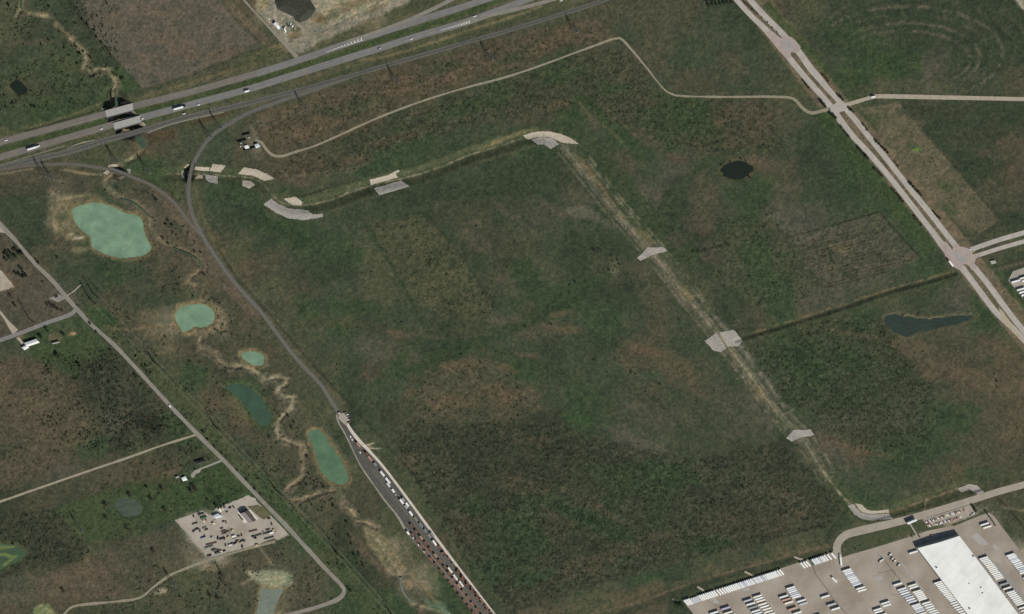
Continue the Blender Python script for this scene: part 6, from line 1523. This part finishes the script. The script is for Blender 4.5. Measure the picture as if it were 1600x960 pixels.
def tree(px, py, kind, lab, group, sc=1.0):
    p = G(px, py); root = empty('bare_tree' if kind == 'bare' else 'tree', (p.x, p.y, p.z-0.1), random.uniform(0, 6.28)); root.scale = (sc,)*3
    tag(root, lab, 'tree', group); tk, cr = random.choice(TREES[kind])
    a = bpy.data.objects.new('trunk', tk); b2 = bpy.data.objects.new('crown', cr)
    for o in (a, b2): COL.objects.link(o); o.parent = root
def trow(x0, y0, x1, y1, n, kind, where, group, sc=1.0, jit=0.8):
    for i in range(n):
        t = 0.5 if n == 1 else i/(n-1)
        lab = '%s, %s of %s %s' % (ADJ[kind], ordw(i+1), {2:'two',3:'three',4:'four',5:'five',6:'six',7:'seven',8:'eight'}.get(n, 'the row'), where) if n > 1 else '%s %s' % (ADJ[kind], where)
        tree(x0+(x1-x0)*t+random.uniform(-jit, jit), y0+(y1-y0)*t+random.uniform(-jit, jit), kind, lab, group, sc*random.uniform(.85, 1.15))
GT = 'roadside trees along the divided road'
trow(1254,126,1262,137,4,'olive','on the west verge between the two upper crossings',GT,.8)
trow(1284,117,1293,127,4,'olive','on the east verge between the two upper crossings',GT,.75)
trow(1281,158,1287,165,3,'evergreen','just west of the gravel road crossing',GT,1.15)
trow(1308,149,1315,155,3,'evergreen','just northeast of the gravel road crossing',GT,.9)
trow(1325,170,1331,174,3,'evergreen','just southeast of the gravel road crossing',GT,.9)
trow(1297,177,1303,184,3,'evergreen','just southwest of the gravel road crossing',GT,1.1)
trow(1313,199,1325,213,5,'bare','on the west verge below the gravel road',GT,.75)
trow(1346,193,1354,203,4,'olive','on the east verge below the gravel road',GT,.8)
trow(1367,221,1384,237,6,'evergreen','on the east verge opposite the swale',GT,.95)
trow(1340,231,1353,246,5,'evergreen','on the west verge opposite the swale',GT,1.0)
trow(1366,264,1377,275,5,'olive','on the west verge below the five evergreens',GT,.8)
trow(1397,254,1402,260,2,'bare','on the east verge below the six evergreens',GT,.7)
trow(1393,297,1408,313,5,'evergreen','on the west verge in the middle stretch',GT,.95)
trow(1421,287,1438,305,6,'evergreen','on the east verge in the middle stretch',GT,1.0)
trow(1427,338,1438,351,5,'olive','on the west verge near the brick crossroads',GT,.8)
trow(1457,331,1467,341,4,'olive','on the east verge near the brick crossroads',GT,.85)
trow(1161,2,1184,23,8,'olive','in the median at the top edge',GT,.6)
trow(1190,27,1213,50,4,'olive','in the median above the upper brick crossing',GT,.5)
trow(1529,391.5,1532,390,2,'bare','at the grass tip of the eastern median',GT,.4)
GO = 'orchard trees at the top edge'
rws = ['top','second','third']
for j in range(3):
    for i in range(7): tree(1101+i*6+j*2.4, -4+j*6-i*0.8, 'evergreen', 'dark orchard tree, %s from the west in the %s orchard row' % (ordw(i+1), rws[j]), GO, .85)
GP = 'trees round the grey pond'
for x, y, lab in ((201,772.5,'north of the round grey pond'),(164,788,'upper left of the round grey pond'),(165,808.5,'left of the round grey pond'),(197,825,'below the round grey pond'),(234,778,'upper right of the round grey pond'),(256,795,'right of the round grey pond'),(252,763,'on the lawn northeast of the grey pond'),(238,860,'alone in the pasture south of the grey pond'),(98,922,'alone in the brown field at the bottom'),(345,898,'east of the farm track bend'),(327,930,'lower of two in the dark bottom meadow'),(339,934,'small one at the right in the dark bottom meadow'),(300,758,'upper one beside the white-roofed garage'),(297,767,'lower one beside the white-roofed garage'),(304,764,'right one beside the white-roofed garage')):
    tree(x, y, 'bare', 'bare spreading tree '+lab, GP, 1.15)
GW = 'trees in the western fields'
trow(228,760,229,761,1,'green','on the lawn left of the garage',GW,.8); trow(336,789,337,790,1,'green','just above the equipment yard fence',GW,1)
trow(8,404,33,394,8,'evergreen','in the thicket north of the sand pad',GW,.9,2); trow(4,398,24,389,6,'evergreen','in the upper thicket north of the sand pad',GW,.85,2.5)
trow(24,427,42,432,6,'evergreen','in the clump east of the sand pad',GW,.9,2); trow(30,416,36,424,3,'green','above the clump east of the sand pad',GW,.8)
trow(15,460,16,461,1,'bare','left of the dark round bush',GW,.8); trow(22.5,477,22.6,477,1,'evergreen','dark and round, alone in the brown field',GW,1.0)
trow(72,474,95,484,7,'bare','behind the grey gravel pad',GW,.8,2); trow(60,524,64,527,2,'green','beside the long white farmhouse',GW,1); trow(71,513,73,516,2,'green','on the lawn north of the farmhouse',GW,.9)
trow(96,521,99,523,2,'green','between the mobile home and the sand ring',GW,1); trow(87,553,90,556,2,'green','on the south lawn of the farm',GW,1.1); trow(120,568,124,572,2,'green','at the lawn corner below the farm',GW,.9)
for k, (x, y) in enumerate([(55,406),(58,410),(88,402),(67,439),(140,504),(150,519),(172,546),(210,585),(316,675),(324,686),(334,697),(346,708),(352,714),(370,735),(384,749),(398,763),(407,772),(226,570),(234,582),(543,918),(546,922)]):
    trow(x, y, x, y, 1, 'green' if k % 3 else 'olive', '%s from the north along the county road' % ordw(k+1), 'trees along the county road', .75)
for k, (x, y) in enumerate([(188,124),(182,118),(191,122),(8,165),(48,165),(53,167),(20,162),(6,150),(75,10),(13,8),(10,-2),(120,100),(125,84),(130,80),(118,72),(140,90),(64,70),(100,74),(75,62),(150,58),(158,66),(146,48),(128,30),(135,38),(165,74),(172,85)]):
    trow(x, y, x, y, 1, ('evergreen','olive','green')[k % 3], '%s in the scrub around the northwestern creek' % ordw(k+1), 'trees in the northwestern scrub', .72)
for k, (x, y) in enumerate([(239,307),(243,312),(230,302),(262,345),(268,352),(258,350),(253,372),(262,380),(313,395),(318,430),(302,392),(450,650),(458,660),(455,668),(480,712),(470,722),(482,740),(490,752),(478,757),(505,762),(548,850),(545,838),(552,866),(558,880),(565,880),(540,815),(470,790),(560,800),(520,790),(566,884)]):
    trow(x, y, x, y, 1, ('bare','green','olive')[k % 3], '%s along the creek below the big pond' % ordw(k+1), 'trees along the western creek', .7)
for k, (x, y) in enumerate([(953,400),(957,408),(964,406),(960,416),(967,412),(950,422),(928,391),(934,389),(925,388),(1126,258),(1140,252),(1158,249),(1176,262),(1170,276),(1132,276),(1082,393),(1090,391),(1100,389),(1115,383),(1133,380),(1240,557),(1296,566),(820,511),(860,506),(890,446),(898,441),(985,582),(992,585),(1030,600),(1087,627),(1008,612),(720,553),(750,566),(1378,676),(1376,520),(1410,492),(1553,585),(1555,595),(1556,604),(1190,524)]):
    trow(x, y, x, y, 1, ('olive','evergreen','bare')[k % 3], '%s among the scattered trees of the open fields' % ordw(k+1), 'scattered trees of the open fields', .58)
for k in range(7):
    trow(1538+k*2.6, 798+k*3.6, 1538+k*2.6, 798+k*3.6, 1, 'evergreen', '%s in the clipped row by the yard corner' % ordw(k+1), 'trees by the truck yard', .6, 0.2)
trow(1518,789,1523,797,4,'evergreen','at the east end of the car park',"trees by the truck yard",.8)
trow(1335,857,1336,857,1,'olive','alone on the lawn inside the drive curve',"trees by the truck yard",.5); trow(1343,852,1344,852,1,'olive','upper one on the lawn inside the drive curve',"trees by the truck yard",.5)
trow(1055,942,1062,945,3,'green','at the western corner of the truck yard',"trees by the truck yard",.9)

# ------------------------------------------------------------------ undergrowth nobody could count
def scatter(name, m, dens, seed, size, hgt, limit):
    r = np.random.default_rng(seed)
    pr = np.clip(dens, 0, None); pr = pr/pr.sum()
    pick_ = r.choice(pr.size, limit, p=pr.reshape(-1)); j, i = np.divmod(pick_, NX)
    px = X0+(i+r.random(limit)-.5)*STEP; py = Y0+(j+r.random(limit)-.5)*STEP
    base = W(px, py); z0 = Hs(px, py); s_ = size*(0.5+r.random(limit)**1.5)
    V = []; nq = 6
    for q in range(nq):
        off = r.normal(0, .45, (limit, 3))*s_[:, None]; off[:, 2] = np.abs(off[:, 2])*hgt+0.1*s_
        n = r.normal(0, 1, (limit, 3)); n[:, 2] = np.abs(n[:, 2])+.3; n /= np.linalg.norm(n, axis=1)[:, None]
        t = np.cross(n, r.normal(0, 1, (limit, 3))); t /= np.linalg.norm(t, axis=1)[:, None]; b2 = np.cross(n, t)
        c = np.stack([base[:, 0], base[:, 1], z0], -1)+off; k = (s_*0.55)[:, None]
        V.append(np.stack([c+t*k, c+b2*k*.8, c-t*k, c-b2*k*.8], 1))
    V = np.concatenate(V, 0).reshape(-1, 3).astype(np.float32); nf = len(V)//4
    me_ = bpy.data.meshes.new(name); me_.vertices.add(len(V)); me_.vertices.foreach_set('co', V.reshape(-1))
    me_.loops.add(len(V)); me_.loops.foreach_set('vertex_index', np.arange(len(V), dtype=np.int32))
    me_.polygons.add(nf); me_.polygons.foreach_set('loop_start', np.arange(0, len(V), 4, dtype=np.int32)); me_.update(calc_edges=True); me_.materials.append(m)
    o = bpy.data.objects.new(name, me_); COL.objects.link(o); tag(o, kind='stuff'); return o
open_ = (1-ROADM)*(H > -0.7)*(1-sstep(10, 16, 22-DC))
clump = np.clip((fbm(GX, GY, 22, 901, 3)-0.38)*3, 0.05, 1)
scatter('shrubs', mat('shrub_leaves', (60,72,49), 0.95, 0.25, 0.25), open_*(BUSH**1.5+0.02)*(0.45+clump), 21, 1.25, 0.5, 12000)
west = np.clip((fbm(GX, GY, 26, 905, 3)-0.42)*4, 0, 1)*open_*(((GX < 185) & (GY < 170))*0.55+((GX > 60) & (GX < 300) & (GY > 545) & (GY < 705))*1.0+((GX < 145) & (GY > 800) & (GY < 880))*0.7+((GX > 160) & (GX < 620) & (GY > 290) & (GY < 960) & (GX < 330+0.5*(GY-400)))*0.35)
scatter('undergrowth', mat('undergrowth_leaves', (62,72,52), 0.95, 0.3, 0.25), west, 22, 1.6, 0.6, 3600)
scatter('dry_brush', mat('dry_stalks', (92,86,66), 0.95, 0.25, 0.25), open_*(BUSH+0.12)*(1.1-clump), 23, 0.9, 0.5, 9000)
